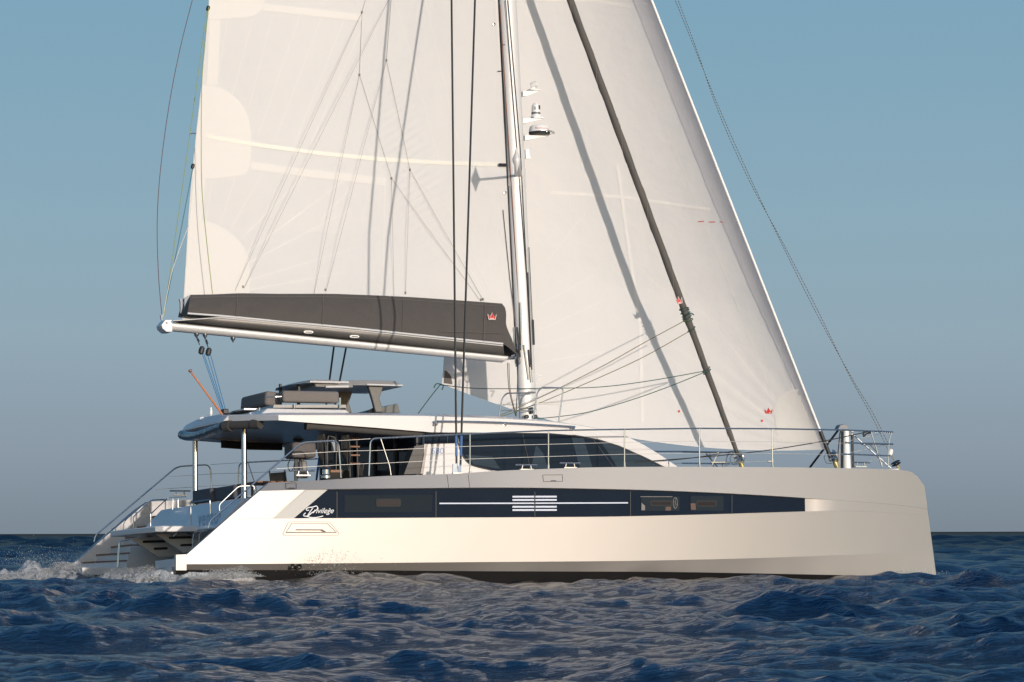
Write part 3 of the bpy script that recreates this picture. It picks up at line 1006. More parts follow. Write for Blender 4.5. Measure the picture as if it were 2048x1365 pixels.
g = MB().tube(fillet([my(1062, 815, y=-.2), my(1064, 828, y=-.2)], .02), .04, 8)
g.lathe(my(1053, 834, y=-.2), [(.045, -.03), (.045, .04), (.02, .05)], axis=(0, -1, 0), n=12)
g.lathe(my(1070, 834, y=-.2), [(.045, -.03), (.045, .04), (.02, .05)], axis=(0, -1, 0), n=12)
g.build('mast_fitting', DARK, MAST)
g = MB().tube(fillet([U(1074, 751, y=0), U(1083, 752, y=0), U(1076, 763, y=0)], .03), .012, 6)
g.build('mast_fitting', ALUW, MAST)
# instruments on brackets in front of the mast
def bracket(m, px0, px1, yt, ye):
    m.prism([U(px0, yt - 3, y=-.05), U(px0, yt + 7, y=-.05), U(px0 + 8, yt + 6, y=-.05), U(px1, ye + 1.5, y=-.05), U(px1, ye - 1, y=-.05)], (0, .1, 0))
    m.box((U(px1 - 9, ye, y=0).x, 0, U(px1 - 9, ye - 1, y=0).z), (0.24, 0.2, 0.02))
    return m
rad = tag(bracket(MB(), 1050, 1092, 274, 272).build('radar', ALUW, MAST))
c = U(1079, 272, y=0)
MB().lathe(c, [(0.20, 0), (0.235, .03), (0.235, .07)], n=32).build('radar_base', DARK, rad) if False else None
g = MB().lathe(c + Vector((0, 0, .012)), [(0.12, -.01), (0.215, 0.0), (0.235, .04), (0.238, .065)], n=36)
g.build('radar_base', DARK, MAST)
g = MB().lathe(c + Vector((0, 0, .075)), [(0.238, 0.0), (0.232, .06), (0.215, .12), (0.185, .142), (0.10, .155), (0.002, .158)], n=40)
g.build('radar_dome', ALUW, MAST, smooth=60)
g = MB().tube([c + Vector((.33 * math.cos(a), .33 * math.sin(a), .07)) for a in np.linspace(-1.9, 1.9, 20)], .006, 5)
g.tube([c + Vector((0.05, -.25, .05)), c + Vector((.1, -.26, .09)), c + Vector((.28, -.17, .04))], .014, 5)
g.build('radar_guard', STEEL, MAST)
uv, fs = glyphs('Raymarine', 0.15)
vs = []
for u, v in uv:                                            # lettering wrapped round the dome
    a = math.radians(-92 + (u - 0.42) * 86) - 0.2
    r = 0.2385 - 0.010 * v
    vs.append(c + Vector((r * math.cos(a), r * math.sin(a), .075 + .025 + v * .06)))
MB().add(vs, fs).build('radar_lettering', mat('red_lettering', (0.42, 0.06, 0.05), .5), MAST)
bracket(MB(), 1046, 1083, 240, 238).build('instrument_bracket', ALUW, MAST)
c = U(1072, 236, y=0)
MB().lathe(c, [(0.115, 0), (0.115, .03), (0.10, .05), (.10, .07)], n=24).build('camera_base', ALUW, MAST)
MB().lathe(c + Vector((0, 0, .07)), [(0.1, 0), (0.102, .045)], n=24).build('camera_band', mat('grey_band', (.12, .12, .12), .4), MAST)
MB().lathe(c + Vector((0, 0, .115)), [(0.098, 0.0), (0.092, .12), (.085, .16), (.06, .20), (.03, .215), (.002, .22)], n=24).build('camera_dome', ALUW, MAST, smooth=60)
g = MB()
for k in range(6):
    a0 = math.radians(-60)
g.add([c + Vector((.098 * math.cos(a) , .098 * math.sin(a), .115 + zz)) for zz in (.06, .155) for a in np.radians([-75, -62, -49, -36])],
      [(i, i + 1, i + 5, i + 4) for i in range(3)])
g.build('camera_window', DARK, MAST)
g = MB()
g.add([c + Vector((.0985 * math.cos(a), .0985 * math.sin(a), .115 + zz)) for zz in (.05, .12) for a in np.radians([-140, -128, -116])], [(i, i + 1, i + 4, i + 3) for i in range(2)])
g.build('camera_emblem', mat('grey_emblem', (.3, .3, .3), .5), MAST)
bracket(MB(), 1046, 1076, 186, 182).build('instrument_bracket', ALUW, MAST)
c = U(1066, 181, y=0)
g = MB().lathe(c, [(.07, 0), (.07, .03), (.05, .05), (.05, .1)], n=18)
g.lathe(c + Vector((.02, -.02, .12)), [(.002, -.09), (.05, -.08), (.068, -.03), (.068, .07), (.055, .08)], axis=(.75, -.6, .25), n=18)
g.build('searchlight', ALUW, MAST, smooth=50)
g = MB().plate([(1051, 300), (1058, 298), (1059, 311), (1063, 317), (1052, 318)], -.02, .05)
g.build('masthead_lamp', ALUW, MAST)
# hoops beside the mast
g = MB()
for y in (-.75,):
    g.tube(fillet([U(998, 833, y=y), U(1004, 797, y=y), U(1013, 787, y=y), U(1068, 786, y=-.3)], .1), .016, 8)
    g.tube([U(1001, 821, y=y), U(1066, 821, y=-.3)], .012, 7)
    g.tube(fillet([U(1066, 838, y=y), U(1075, 784, y=y), U(1084, 775, y=y), U(1127, 776.5, y=y), U(1117, 845, y=y)], .1), .016, 8)
    g.tube([U(1072, 808, y=y), U(1121, 809.5, y=y)], .012, 7)
g.build('mast_hoop', STEEL, boat)

# ------------------------------------------------------------------ boom
BY0, BYX = 0.0, 0.085
def by(px): return (1030 - px) / 700 * 0.62                # the boom is eased a little to port
def bq(px, py, o=0.0): return U(px, py, y=by(px) + o)
def boom_sec(px):
    """heights on the near side of the boom at photo column px"""
    k = (px - 331) / (1009 - 331)
    bot = 662 + 64 * k
    lip = 645.5 + 67 * k
    return bot, lip
g = MB(); rows = []
for px in (327, 333, 345, 500, 700, 900, 1009, 1016):
    bot, lip = boom_sec(max(331, min(1012, px)))
    if px == 327: bot -= 6; lip += 0
    if px == 1016: bot -= 4
    a = bq(px, lip, -.15); b = bq(px, bot, 0)
    h = a.z - b.z
    yb = by(px)
    rows.append([Vector((a.x, yb - .15, b.z + h)), Vector((a.x, yb - .165, b.z + h * .8)), Vector((a.x, yb - .155, b.z + h * .5)), Vector((a.x, yb - .11, b.z + h * .16)), Vector((a.x, yb - .05, b.z + .012)), Vector((a.x, yb, b.z)),
                 Vector((a.x, yb + .05, b.z + .012)), Vector((a.x, yb + .11, b.z + h * .16)), Vector((a.x, yb + .155, b.z + h * .5)), Vector((a.x, yb + .165, b.z + h * .8)), Vector((a.x, yb + .15, b.z + h))])
g.grid(rows); g.add(rows[0], [tuple(range(11))[::-1]]); g.add(rows[-1], [tuple(range(11))])
g.grid([[r[0] for r in rows], [r[-1] for r in rows]])
BOOM = g.build('boom', ALU, boat, smooth=50)
# flared trough above the tube: dark panel and bright upper rim
pan = MB()
lo_ = [(346, 644.5), (441, 654.5), (700, 680), (1009, 711)]
hi_ = [(346, 643.5), (441, 637), (700, 660), (1006, 691)]
for s in (-1, 1):
    A = [Vector((p.x, 2 * by(q_[0]) * 0 + by(q_[0]) + s * .16, p.z)) for q_ in lo_ for p in [bq(q_[0], q_[1], -.16)]]
    B = [Vector((p.x, by(q_[0]) + s * (.18 if q_[0] < 400 else .30), p.z)) for q_ in hi_ for p in [bq(q_[0], q_[1], -.30 if q_[0] > 400 else -.18)]]
    pan.grid([A, B], flip=(s > 0))
pan.build('boom_trough', BOOMG, BOOM, solid=0.012)
rim = MB(); rim2 = MB()
for s in (-1, 1):
    P = [Vector((p.x, by(q_[0]) + s * .31, p.z)) for q_ in ((375, 627), (441, 632), (700, 656), (1006, 688)) for p in [bq(q_[0], q_[1], -.31)]]
    for a, b in zip(P[:-1], P[1:]):
        rim.tube([a, b], .022, 8)
    P = [Vector((p.x, by(q_[0]) + s * .305, p.z)) for q_ in ((346, 642), (441, 635.5), (700, 660.0), (1006, 692)) for p in [bq(q_[0], q_[1], -.305)]]
    for a, b in zip(P[:-1], P[1:]):
        rim2.tube([a, b], .012, 8)
rim.build('boom_rim', ALU, BOOM); rim2.build('boom_rim', ALU, BOOM)
g = MB()
P = [bq(p[0], p[1], -.163) for p in ((346, 646.2), (500, 661.4), (700, 681.2), (1011, 712.2))]
g.tube(P, .007, 5)
g.build('boom_groove', DARK, BOOM)
for px, py in ((617, 664.5), (709, 673.5)):
    k = MB()
    cc = bq(px, py, -.255)
    ring = [cc + Vector((.075 * math.cos(a) + .035 * (1 if math.cos(a) > 0 else -1), -.01, .032 * math.sin(a))) for a in np.linspace(0, 2 * math.pi, 21)[:-1]]
    k.prism(ring, (0, .05, 0))
    ko = k.build('cleat_light', ALUW, BOOM, bevel=.008)
    MB().box(cc + Vector((0, -.013, -.004)), (.14, .006, .022)).build('cleat_slot', DARK, ko)
for px, py in ((393, 669), (410, 670.5), (466, 677)):
    g = MB().lathe(bq(px, py, 0), [(.055, .02), (.05, -.02), (.02, -.06), (.012, -.09)], n=12)
    g.build('boom_padeye', STEEL, BOOM)
g = MB()
g.tube(sm([bq(1028, 655, -.02), bq(1030, 700, -.02), U(1040, 712, y=-.05)], 4), .02, 6)
for pp in ([(1020, 700), (1033, 698), (1036, 690)], [(1036, 705), (1030, 722), (1034, 731), (1040, 726), (1038, 715)], [(1015, 692), (1028, 700)], [(1042, 690), (1036, 712)]):
    g.tube(sm([U(p[0], p[1], y=-.12) for p in pp], 4), .012, 6)
g.tube([U(1012, 716, y=-.02), U(1046, 714, y=0)], .05, 10)
g.build('gooseneck', STEEL, BOOM)
g = MB()
g.plate([(344, 640), (331, 640), (323, 650), (325, 657), (333, 664), (345, 664)], by(330) - .19, .38)
g.build('boom_end', ALUW, BOOM, bevel=.012)
g = MB().plate([(321, 630), (326, 630), (326, 641), (323, 641)], by(330) - .02, .05)
g.plate([(359, 598), (369, 597), (366, 606), (364, 627), (361, 627), (361, 606)], by(360) + .05, .06)
g.plate([(369, 597), (381, 590), (379, 600), (374, 627), (369, 628)], by(360) - .05, .05)
each(g, 'reef_fitting', mat('grey_fitting', (.25, .28, .33), .5), BOOM)
for pts, mt_ in (([(334, 644), (333, 647)], RED),):
    g = MB().tube([bq(334, 645, -.195), bq(334.3, 648, -.195)], .012, 5); g.build('boom_emblem', mt_, BOOM)
    g = MB().tube([bq(332, 645, -.195), bq(332.3, 647.5, -.195)], .010, 5); g.build('boom_emblem', SHSLV, BOOM)

# ------------------------------------------------------------------ sails as surfaces
def on(px, py, Y, off=0.0):
    y = 0.3
    for _ in range(14):
        p = U(px, py, y=y - off)
        y = .45 * y + .55 * Y(p.x, p.z)
    return U(px, py, y=y - off)
LEECH = herm([(-900, 560), (-400, 470), (0, 418), (40, 415), (150, 405), (270, 392), (330, 386), (420, 378), (520, 372), (600, 367), (660, 364)])
LUFF = lambda py: 991 + (1040 - 991) * py / 690.0 - 1.0
def luff_x(z): return mast_pt(z).x - 0.25
def leech_x(z):
    return float(np.interp(z, [5.3, 8.5, 12.6, 17, 22], [1.25, 1.65, 2.2, 3.4, 6.0]))
def YM(x, z):
    xl = luff_x(z); xe = leech_x(z)
    u = min(1.15, max(-0.02, (xl - x) / max(0.5, xl - xe)))
    ch = xl - xe
    camber = 0.085 * ch * 4 * u * (1 - u) * (0.35 + 0.65 * min(1, max(0, (z - 5.0) / 2.5)))
    twist = u * (0.62 + 0.05 * max(0, z - 5.3))
    y = twist + camber
    # wrinkles on the inner panels
    w = math.exp(-((x - 6.9) / 0.95) ** 2) * math.exp(-((z - 9.3) / 2.3) ** 2)
    ph = (z - 0.5 * x) * 34.0 + 2.4 * math.sin(x * 2.3) + 2.0 * math.sin(z * 1.7)
    w *= .55 + .45 * math.sin(x * 3.1 + z * 1.3)
    y += 0.0075 * w * math.sin(ph)
    return y
pys = [-900, -700, -500, -350, -200, -120, -60] + list(np.linspace(-30, 620, 230)) + [640, 665]
rows = []
us = np.linspace(0, 1, 200)
for py in pys:
    l, r = LEECH(py), LUFF(py)
    rows.append([on(l + (r - l) * u, py, YM) for u in us])
MS = MB().grid(rows).build('mainsail', SAIL, boat, smooth=180)
tag(MS, 'white mainsail set on the boom behind the mast')
def ribbon(m, pts, w, Y, off=0.012, n=14, fun=None):
    """a thin strip on a sail following photo points, w pixels wide"""
    fun = fun or (lambda a, b, o: on(a, b, Y, o))
    P = []
    for (a, b) in zip(pts[:-1], pts[1:]):
        for i in range(n):
            t = i / n
            P.append((a[0] + (b[0] - a[0]) * t, a[1] + (b[1] - a[1]) * t))
    P.append(pts[-1])
    rows = []
    for i, p in enumerate(P):
        a = P[max(0, i - 1)]; b = P[min(len(P) - 1, i + 1)]
        dx, dy = b[0] - a[0], b[1] - a[1]
        L = math.hypot(dx, dy) or 1
        nx, ny = -dy / L * w / 2, dx / L * w / 2
        rows.append([fun(p[0] + nx, p[1] + ny, off), fun(p[0] - nx, p[1] - ny, off)])
    m.grid(rows)
def patch(px0, edge, Y, off=0.009, n=16):
    """reinforcement between the leech and a curved edge given as (py, px) pairs"""
    ef = herm(edge)
    m = MB(); rows = []
    for py in np.linspace(edge[0][0], edge[-1][0], 28):
        a, b = LEECH(py) + px0, ef(py)
        rows.append([on(a + (b - a) * t, py, Y, off) for t in np.linspace(0, 1, n)])
    m.grid(rows)
    return m
def bl(pts, n=5):
    return pts
patch(1, [(172, 425), (180, 448), (195, 470), (215, 487), (240, 497), (262, 501), (275, 502), (330, 500), (342, 496), (350, 485), (356, 465), (358, 425)], YM).build('sail_patch', SAIL2, MS)
patch(1, [(440, 402), (447, 425), (460, 450), (480, 475), (505, 492), (530, 498), (560, 499), (596, 499)], YM).build('sail_patch', SAIL2, MS)
patch(1, [(-60, 530), (0, 528), (15, 525), (27, 517), (35, 500), (39, 478), (38, 450), (37, 430)][:8], YM).build('sail_patch', SAIL2, MS) if False else patch(1, [(-60, 530), (0, 528), (14, 525), (26, 516), (34, 500), (38, 478), (39, 440)], YM).build('sail_patch', SAIL2, MS)
g = MB()
ribbon(g, [(502, 332), (600, 345), (770, 364)], 15, YM, 0.010)
ribbon(g, [(527, 15), (640, 27), (724, 36)], 14, YM, 0.010)
ribbon(g, [(430, 40), (424, 170)], 22, YM, 0.008); ribbon(g, [(399, 358), (391, 445)], 24, YM, 0.008)
each(g, 'reef_band', SAIL2, MS)
g = MB()
ribbon(g, [(415, 273), (520, 291), (640, 307), (760, 319), (880, 326), (1000, 330)], 8, YM, 0.014)
BT = g.build('batten', BATT, MS)
g = MB().tube([on(998, 330, YM, .05), on(1013, 330.5, YM, .05)], .035, 8)
g.build('batten_end', DARK, MS)
g = MB()
for pts in ([(455, 40), (432, 170)], [(505, 40), (462, 200)], [(545, 30), (497, 220)], [(600, 30), (515, 275)], [(645, 30), (548, 285)], [(690, 35), (590, 285)], [(722, 60), (620, 290)],
            [(424, 360), (412, 442)], [(470, 355), (440, 450)], [(525, 345), (460, 460)], [(610, 350), (482, 478)], [(690, 360), (495, 505)], [(700, 420), (499, 525)], [(700, 500), (499, 560)], [(690, 545), (500, 580)],
            [(790, 0), (830, 140), (880, 330)], [(850, 0), (905, 240), (930, 330)], [(700, 380), (640, 440)], [(770, 360), (765, 590)], [(800, 330), (900, 420), (985, 590)], [(830, 430), (930, 520), (975, 600)]):
    ribbon(g, pts, 1.6, YM, 0.006, n=8)
g.build('sail_seam', SEAML, MS)
g = MB()
for px, py in ((988, 49), (1010, 386)):
    cc = on(px, py, YM, .012)
    g.lathe(cc, [(.035, 0), (.035, .012), (.018, .016), (.018, 0)], axis=(0, -1, 0), n=14)
each(g, 'reef_cringle', STEEL, MS)
g = MB()
ribbon(g, [(1006, 420), (1012, 480), (1020, 560), (1030, 640)], 1.5, YM, .02)
for px, py in ((996, 143), (1027, 512)):
    g.tube([U(px, py, y=0), U(px + 9, py, y=0)], .012, 6)
each(g, 'luff_car', DARK, MS)
g = MB().tube(sm([on(392, 268, YM), U(385, 267, y=1.2), U(378, 270, y=1.25)], 4), .008, 5)
g.build('tell_tale', RED, MS)

# sail bag lying along the boom
bagtop = herm([(380, 590), (430, 589), (480, 587), (560, 588), (650, 588), (720, 590), (810, 594), (930, 602), (985, 606), (1005, 607.5)])
bagbot = herm([(374, 628), (441, 633), (700, 657), (1006, 689), (1033, 709)])
BEDGE = herm([(0, 1004), (.08, 1010), (.2, 1012.5), (.38, 1012), (.55, 1017), (.7, 1024), (1.0, 1033)])
rows = []
for i, u in enumerate(np.linspace(0, 1, 60)):
    pt = 381 + (1005 - 381) * u
    pb2 = 375 + (1033 - 375) * u
    yt, yb2 = bagtop(pt), bagbot(pb2)
    yc_ = by(pt)
    row = []
    for v in np.linspace(0, 1, 14):
        bul = 0.30 * (1 - (1 - v) ** 2.2) + 0.02
        wob = .010 * math.sin(u * 46 + v * 5) * math.sin(v * 3.1) + .012 * math.sin(u * 17 + 3 * v) * v
        px = pt + (pb2 - pt) * v
        if u > .88:
            px += (u - .88) / .12 * (BEDGE(v) - (1005 + 28 * v))
        row.append(U(px, yt + (yb2 - yt) * v, y=yc_ - bul - wob))
    rows.append(row)
bag = MB().grid(rows, flip=True)
far = [[Vector((p.x, 2 * by(381 + 624 * i / 59) - p.y, p.z)) for p in r] for i, r in enumerate(rows)]
bag.grid(far)
bag.grid([[r[0] for r in rows], [r[0] for r in far]])
bag.grid([rows[-1], far[-1]], flip=True); bag.grid([rows[0], far[0]])
BG = bag.build('sail_bag', BAG, boat, smooth=60)
g = MB()
def bagp(px, py, o=.0):
    u = (px - 381) / 624.0
    yt, yb2 = bagtop(px), bagbot(px)
    v = (py - yt) / (yb2 - yt)
    return U(px, py, y=by(px) - (0.30 * (1 - (1 - min(1, max(0, v))) ** 2.2) + 0.02) - .022 - o)
for pts in ([(385, 595.5), (480, 593), (650, 594), (810, 600), (930, 608), (1000, 613)], [(475, 589), (473, 634)], [(647, 590), (645, 650)], [(807, 596), (805, 665)], [(970, 606), (968, 683)], [(880, 663), (1005, 667)]):
    P = []
    for a, b in zip(pts[:-1], pts[1:]):
        P += [bagp(a[0] + (b[0] - a[0]) * t, a[1] + (b[1] - a[1]) * t) for t in np.linspace(0, 1, 8)[:-1]]
    g.tube(P + [bagp(*pts[-1])], .005, 4)
g.build('bag_seam', mat('grey_thread', (.15, .135, .125), .8), BG)
# red crown emblems of the sailmaker
CROWN = [(-9, 8), (-12, -5), (-5, 2), (0, -9), (5, 2), (12, -5), (9, 8)]
def crown(fun, cx, cy, sx, sy, parent, rot=0.0, edge=True):
    def q_(x, y, k, o):
        x, y = x * k * sx, y * k * sy
        return fun(cx + x * math.cos(rot) - y * math.sin(rot), cy + x * math.sin(rot) + y * math.cos(rot), o)
    tri = [(0, 1, 2), (0, 2, 3), (0, 3, 4), (0, 4, 6), (4, 5, 6)]
    tri = [(0, 1, 2), (2, 3, 4), (0, 2, 4, 6), (4, 5, 6)]
    if edge:
        P = [q_(x, y, 1.0, .010) for x, y in CROWN]
        m = MB().tube(P + [P[0]], .008, 5, cap=False)
        m.build('emblem_outline', EDGE, parent)
    m = MB().add([q_(x, y, 1, .008) for x, y in CROWN], tri)
    m.build('crown_emblem', RED, parent)
    m = MB()
    for i in range(-2, 3):
        m.add([q_(i * 2.4 - .8, 6.4, 1, .012), q_(i * 2.4 + .8, 6.4, 1, .012), q_(i * 2.4 + .8, 4.2, 1, .012), q_(i * 2.4 - .8, 4.2, 1, .012)], [(0, 1, 2, 3)])
    m.build('emblem_lettering', EDGE, parent)
crown(lambda a, b, o: bagp(a, b, o), 984, 633, .72, .78, BG, rot=0.03)

# genoa: luff on the forestay, clew eased to port
FA, FB = U(1657, 905, y=0), U(1303, 0, y=0)
def stay(z): return up_line(FA, FB, z)
CL = U(884, 768, y=2.2)
TK = U(1652, 899, y=0)
ZH = 22.5
HEAD = stay(ZH)
LEH = Vector((8.9, 0.5, ZH))
def GEN(s, t, off=0.0):
    L = TK.lerp(HEAD, t)
    E = CL.lerp(LEH, t) + Vector((0.25 * math.sin(math.pi * t), 0.35 * math.sin(math.pi * t), 0))
    ch = (E - L).length
    s2 = max(0.0, s)
    g = 2.8 * (ch / 8.3) * (s2 ** 0.58) * (1 - s2) * (0.55 + 0.45 * min(1, t * 6))
    p = L.lerp(E, s2) + Vector((0, g, 0))
    qa = math.atan2(t * 19.5, s2 * 8.3 + 1e-4)
    qd = math.hypot(t * 19.5, s2 * 8.3)
    p.y += .012 * math.sin(qa * 34) * min(1, qd / .5) * math.exp(-qd / 1.6) * min(1, s2 * 40)
    p.z -= 0.42 * 4 * s2 * (1 - s2) * max(0.0, 1 - t * 5) ** 2
    if off:
        p = p + (CAMB - p).normalized() * off
    return p
def gen_inv(px, py, off=0.0):
    s, t = 0.4, 0.15
    for _ in range(25):
        a = proj(GEN(s, t)); e = 1e-3
        b = proj(GEN(s + e, t)); c = proj(GEN(s, t + e))
        J = np.array([[(b[0] - a[0]) / e, (c[0] - a[0]) / e], [(b[1] - a[1]) / e, (c[1] - a[1]) / e]])
        try:
            d = np.linalg.solve(J, np.array([px - a[0], py - a[1]]))
        except Exception:
            break
        s = min(.995, max(0.004, s + max(-.2, min(.2, d[0])))); t = min(.98, max(0.0, t + max(-.1, min(.1, d[1]))))
    return GEN(s, t, off)
ss = [0, .0005, .0015, .003, .005, .0075, .0105, .014, .018, .023, .03, .038, .048] + list(np.linspace(.06, .25, 22)) + list(np.linspace(.27, 1, 44))
ts = list(np.linspace(0, .10, 50)) + list(np.linspace(.106, .62, 75)) + [.7, .8, .9, 1]
GN = MB().grid([[GEN(s, t) for s in ss] for t in ts], flip=True).build('genoa', SAIL, boat, smooth=180)
tag(GN, 'white genoa spread between the forestay and the mast')
gf = lambda a, b, o: gen_inv(a, b, o)
g = MB()
for pts in ([(1100, 385), (1250, 395), (1420, 420)], [(1080, 0), (1190, 2), (1262, 14)], [(1235, 330), (1255, 480), (1280, 650), (1285, 845)]):
    ribbon(g, pts, 6, None, .008, n=8, fun=gf)
each(g, 'sail_band', SEAML, GN)
g = MB()
for pts in ([(1210, 0), (1290, 160), (1400, 420), (1545, 790)], [(1270, 0), (1360, 210), (1460, 440), (1590, 790)], [(1240, 420), (1420, 640), (1545, 800)], [(1255, 510), (1430, 690), (1540, 810)], [(1270, 640), (1420, 740), (1530, 830)],
            [(1080, 610), (1190, 550)], [(1080, 660), (1200, 605)], [(1080, 695), (1190, 655)], [(1080, 725), (1200, 705)], [(1090, 530), (1160, 440)], [(1320, 700), (1500, 850)], [(1310, 780), (1480, 860)], [(1300, 560), (1440, 650), (1560, 800)]):
    ribbon(g, pts, 1.5, None, .006, n=7, fun=gf)
g.build('sail_seam', SEAML, GN)
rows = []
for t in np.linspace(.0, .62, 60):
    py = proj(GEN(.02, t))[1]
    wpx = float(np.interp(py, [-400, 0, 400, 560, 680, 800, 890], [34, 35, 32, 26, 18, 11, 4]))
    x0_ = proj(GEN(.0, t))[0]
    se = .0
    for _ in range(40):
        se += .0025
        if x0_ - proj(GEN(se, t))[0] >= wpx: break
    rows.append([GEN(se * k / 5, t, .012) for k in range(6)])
MB().grid(rows, flip=True).build('luff_band', LUFFC, GN, smooth=180)  # greyer strip along the luff edge, narrowing to the tack
arc = [(1600, 778), (1575, 783), (1555, 797), (1547, 820), (1552, 850), (1557, 885)]
pg = MB(); rows = []
for i, a in enumerate(arc):
    rows.append([gf(a[0] + (b_ - a[0]) * t if False else a[0] + (1640 - a[0]) * t, a[1] + (min(893, max(a[1], 780 + i * 22)) - a[1]) * t, .008) for t in np.linspace(0, 1, 8) for b_ in (0,)])
pg.grid(rows).build('tack_patch', SAIL2, GN)
crown(gf, 1537, 822, .72, .70, GN, edge=False)
g = MB()
for px, py in ((1358, 823), (1443, 832), (1524, 842)):
    cc = gf(px, py, .012)
    g.lathe(cc, [(.026, 0), (.026, .006)], axis=(0, -1, 0), n=14)
each(g, 'red_dot', RED, GN)
g = MB()
for a, b in (((1396, 444), (1408, 443)), ((1418, 444.5), (1430, 444.5)), ((1440, 444), (1450, 446))):
    ribbon(g, [a, b], 1.6, None, .012, n=3, fun=gf)
each(g, 'draft_mark', RED, GN)
ca = [gf(886, 740, .02), gf(884, 765, .02), gf(905, 769, .02), gf(902, 752, .02), gf(893, 742, .02)]
MB().add(ca, [(0, 1, 2, 3, 4)]).build('clew_patch', mat('dark_clew_patch', (.10, .09, .085), .8), GN)
# forestay foil, furler
g = MB().tube([stay(z) for z in np.linspace(3.25, 23.0, 10)], .030, 10)
FS = g.build('forestay', ALUW, boat)
MB().tube([stay(2.62), stay(3.3)], .045, 12).build('luff_sleeve', DARK, FS)
def drum(base, ax, nm):
    m = MB().lathe(base, [(.05, 0), (.06, .10), (.05, .16)], axis=ax, n=16)
    o = m.build('furler', BRONZE, boat)
    m = MB().lathe(base + ax * .17, [(.06, 0), (.12, .02), (.13, .06), (.10, .10), (.12, .15), (.09, .18), (.05, .2)], axis=ax, n=20)
    m.build('furler_drum', STEEL, o)
    m = MB()
    for k in range(3):
        a = k * 2.1 + .5
        q_ = Vector((0, 0, 1)).rotation_difference(ax)
        P = [base + ax * .13 + q_ @ Vector((.07 * math.cos(a), .07 * math.sin(a), 0)), base + ax * .16 + q_ @ Vector((.19 * math.cos(a), .19 * math.sin(a), 0)), base + ax * .33 + q_ @ Vector((.20 * math.cos(a), .20 * math.sin(a), 0)), base + ax * .40 + q_ @ Vector((.09 * math.cos(a), .09 * math.sin(a), 0))]
        m.tube(fillet(P, .05), .010, 6)
    m.build('furler_cage', STEEL, o)
    return o
axf = (FB - FA).normalized()
drum(U(1674, 935, y=0), axf, 'forestay')
# staysail rolled on its stay, in its grey cover
SA, SB = U(1482, 928, y=0), U(1140, 0, y=0)
def sstay(t): return SA.lerp(SB, t)
axs = (SB - SA).normalized()
rows = []
tt = list(np.linspace(.03, 1.6, 120))
qs = Vector((0, 0, 1)).rotation_difference(axs)
for t in tt:
    if t < .07: r = .046 + (t - .03) * .3
    else: r = .058 + .022 * min(1, (t - .07) / .35)
    if .30 < t < .335: r *= 1.12
    rows.append([sstay(t) + qs @ Vector((r * (1 + .07 * math.sin(3 * a + t * 60)) * math.cos(a), r * (1 + .05 * math.sin(2 * a - t * 41)) * math.sin(a), 0)) for a in np.linspace(0, 2 * math.pi, 19)[:-1]])
g = MB().grid(rows, close=True); g.add(rows[0], [tuple(range(18))[::-1]]); g.add(rows[-1], [tuple(range(18))])
SSL = g.build('staysail', STAYC, boat, smooth=70)
tag(SSL, 'staysail rolled tight on its stay under a dark grey cover')
g = MB()                                                   # spiral edge seam
P = []
for i in range(700):
    t = .06 + i * (1.3 / 700)
    r = (.059 + .022 * min(1, max(0, t - .07) / .35)) * 1.06
    a = t * 42
    P.append(sstay(t) + qs @ Vector((r * math.cos(a), r * math.sin(a), 0)))
g.tube(P, .004, 4)
g.build('cover_seam', mat('pale_thread', (.22, .2, .18), .8), SSL)
sp_ = lambda a, b, o: U(a, b, y=-.09 - o)
crown(sp_, 1358, 601, .55, .85, SSL, rot=-.25)
MB().tube([sstay(.0), sstay(.06)], .045, 10).build('staysail_sleeve', DARK, SSL)
drum(SA - axs * .12, axs, 'staysail')

# shrouds, both sides
g1 = [U(913, 930, y=-4.0), U(903, 0, y=-2.2)]
g2 = [U(921, 930, y=-3.98), U(950, 0, y=-1.95)]
for (a, b) in (g1, g2):
    e = a.lerp(b, 1.55)
    pair(MB().tube([a, e], .022, 7), 'shroud', SHROUD)
g = MB()
for (a, b) in (g1, g2):
    d = (b - a).normalized()
    p = a - d * .0
    g.tube([p + d * .18, p + d * .62], .028, 8)
pair_each(g, 'turnbuckle', SHSLV)
g = MB()
for (a, b) in (g1, g2):
    d = (b - a).normalized()
    g.tube([a - d * .12, a + d * .18], .020, 8); g.tube([a + d * .6, a + d * .98], .016, 8)
g.prism([U(906, 929, y=-4.03), U(914, 927, y=-4.03), U(916, 949, y=-4.06), U(906, 949, y=-4.06)], (0, .03, 0))
g.prism([U(916, 933, y=-4.01), U(922, 932, y=-4.01), U(923, 948, y=-4.04), U(916, 948, y=-4.04)], (0, .03, 0))
g.box(U(914.5, 948.5, y=-4.02), (.2, .08, .05))
pair(g, 'chainplate', STEEL)

# crossbeam at the bow and its striker
g = MB().tube([Vector((14.35, -3.0, 2.0)), Vector((14.35, 3.0, 2.0))], .16, 14)
g.build('crossbeam', ALUW, boat)
g = MB().tube([U(1694, 942, y=-.05), U(1692, 862, y=-.05)], .095, 16, r2=.065)
BSTR = g.build('bow_strut', ALUW, boat)
g = MB().plate([(1674, 940), (1681, 866), (1686, 852), (1690, 852), (1686, 940)], .06, .05)
g.build('strut_shaded_facet', mat('strut_shade_tone', (.22, .23, .25), .4), BSTR)  # dark plate that paints in the shaded side of the strut
g = MB().plate([(1676, 860), (1681, 850), (1690, 848), (1697, 852), (1698, 860)], -.14, .2)
g.build('strut_cap', mat('strut_cap_grey', (.22, .23, .25), .4), BSTR, bevel=.02)
g = MB().tube([U(1620, 935, y=1.2), U(1677, 860, y=.0)], .025, 8); g.tube([U(1704, 862, y=0), U(1706, 935, y=-.1)], .03, 8)
each(g, 'bow_strut_stay', DARK, boat)
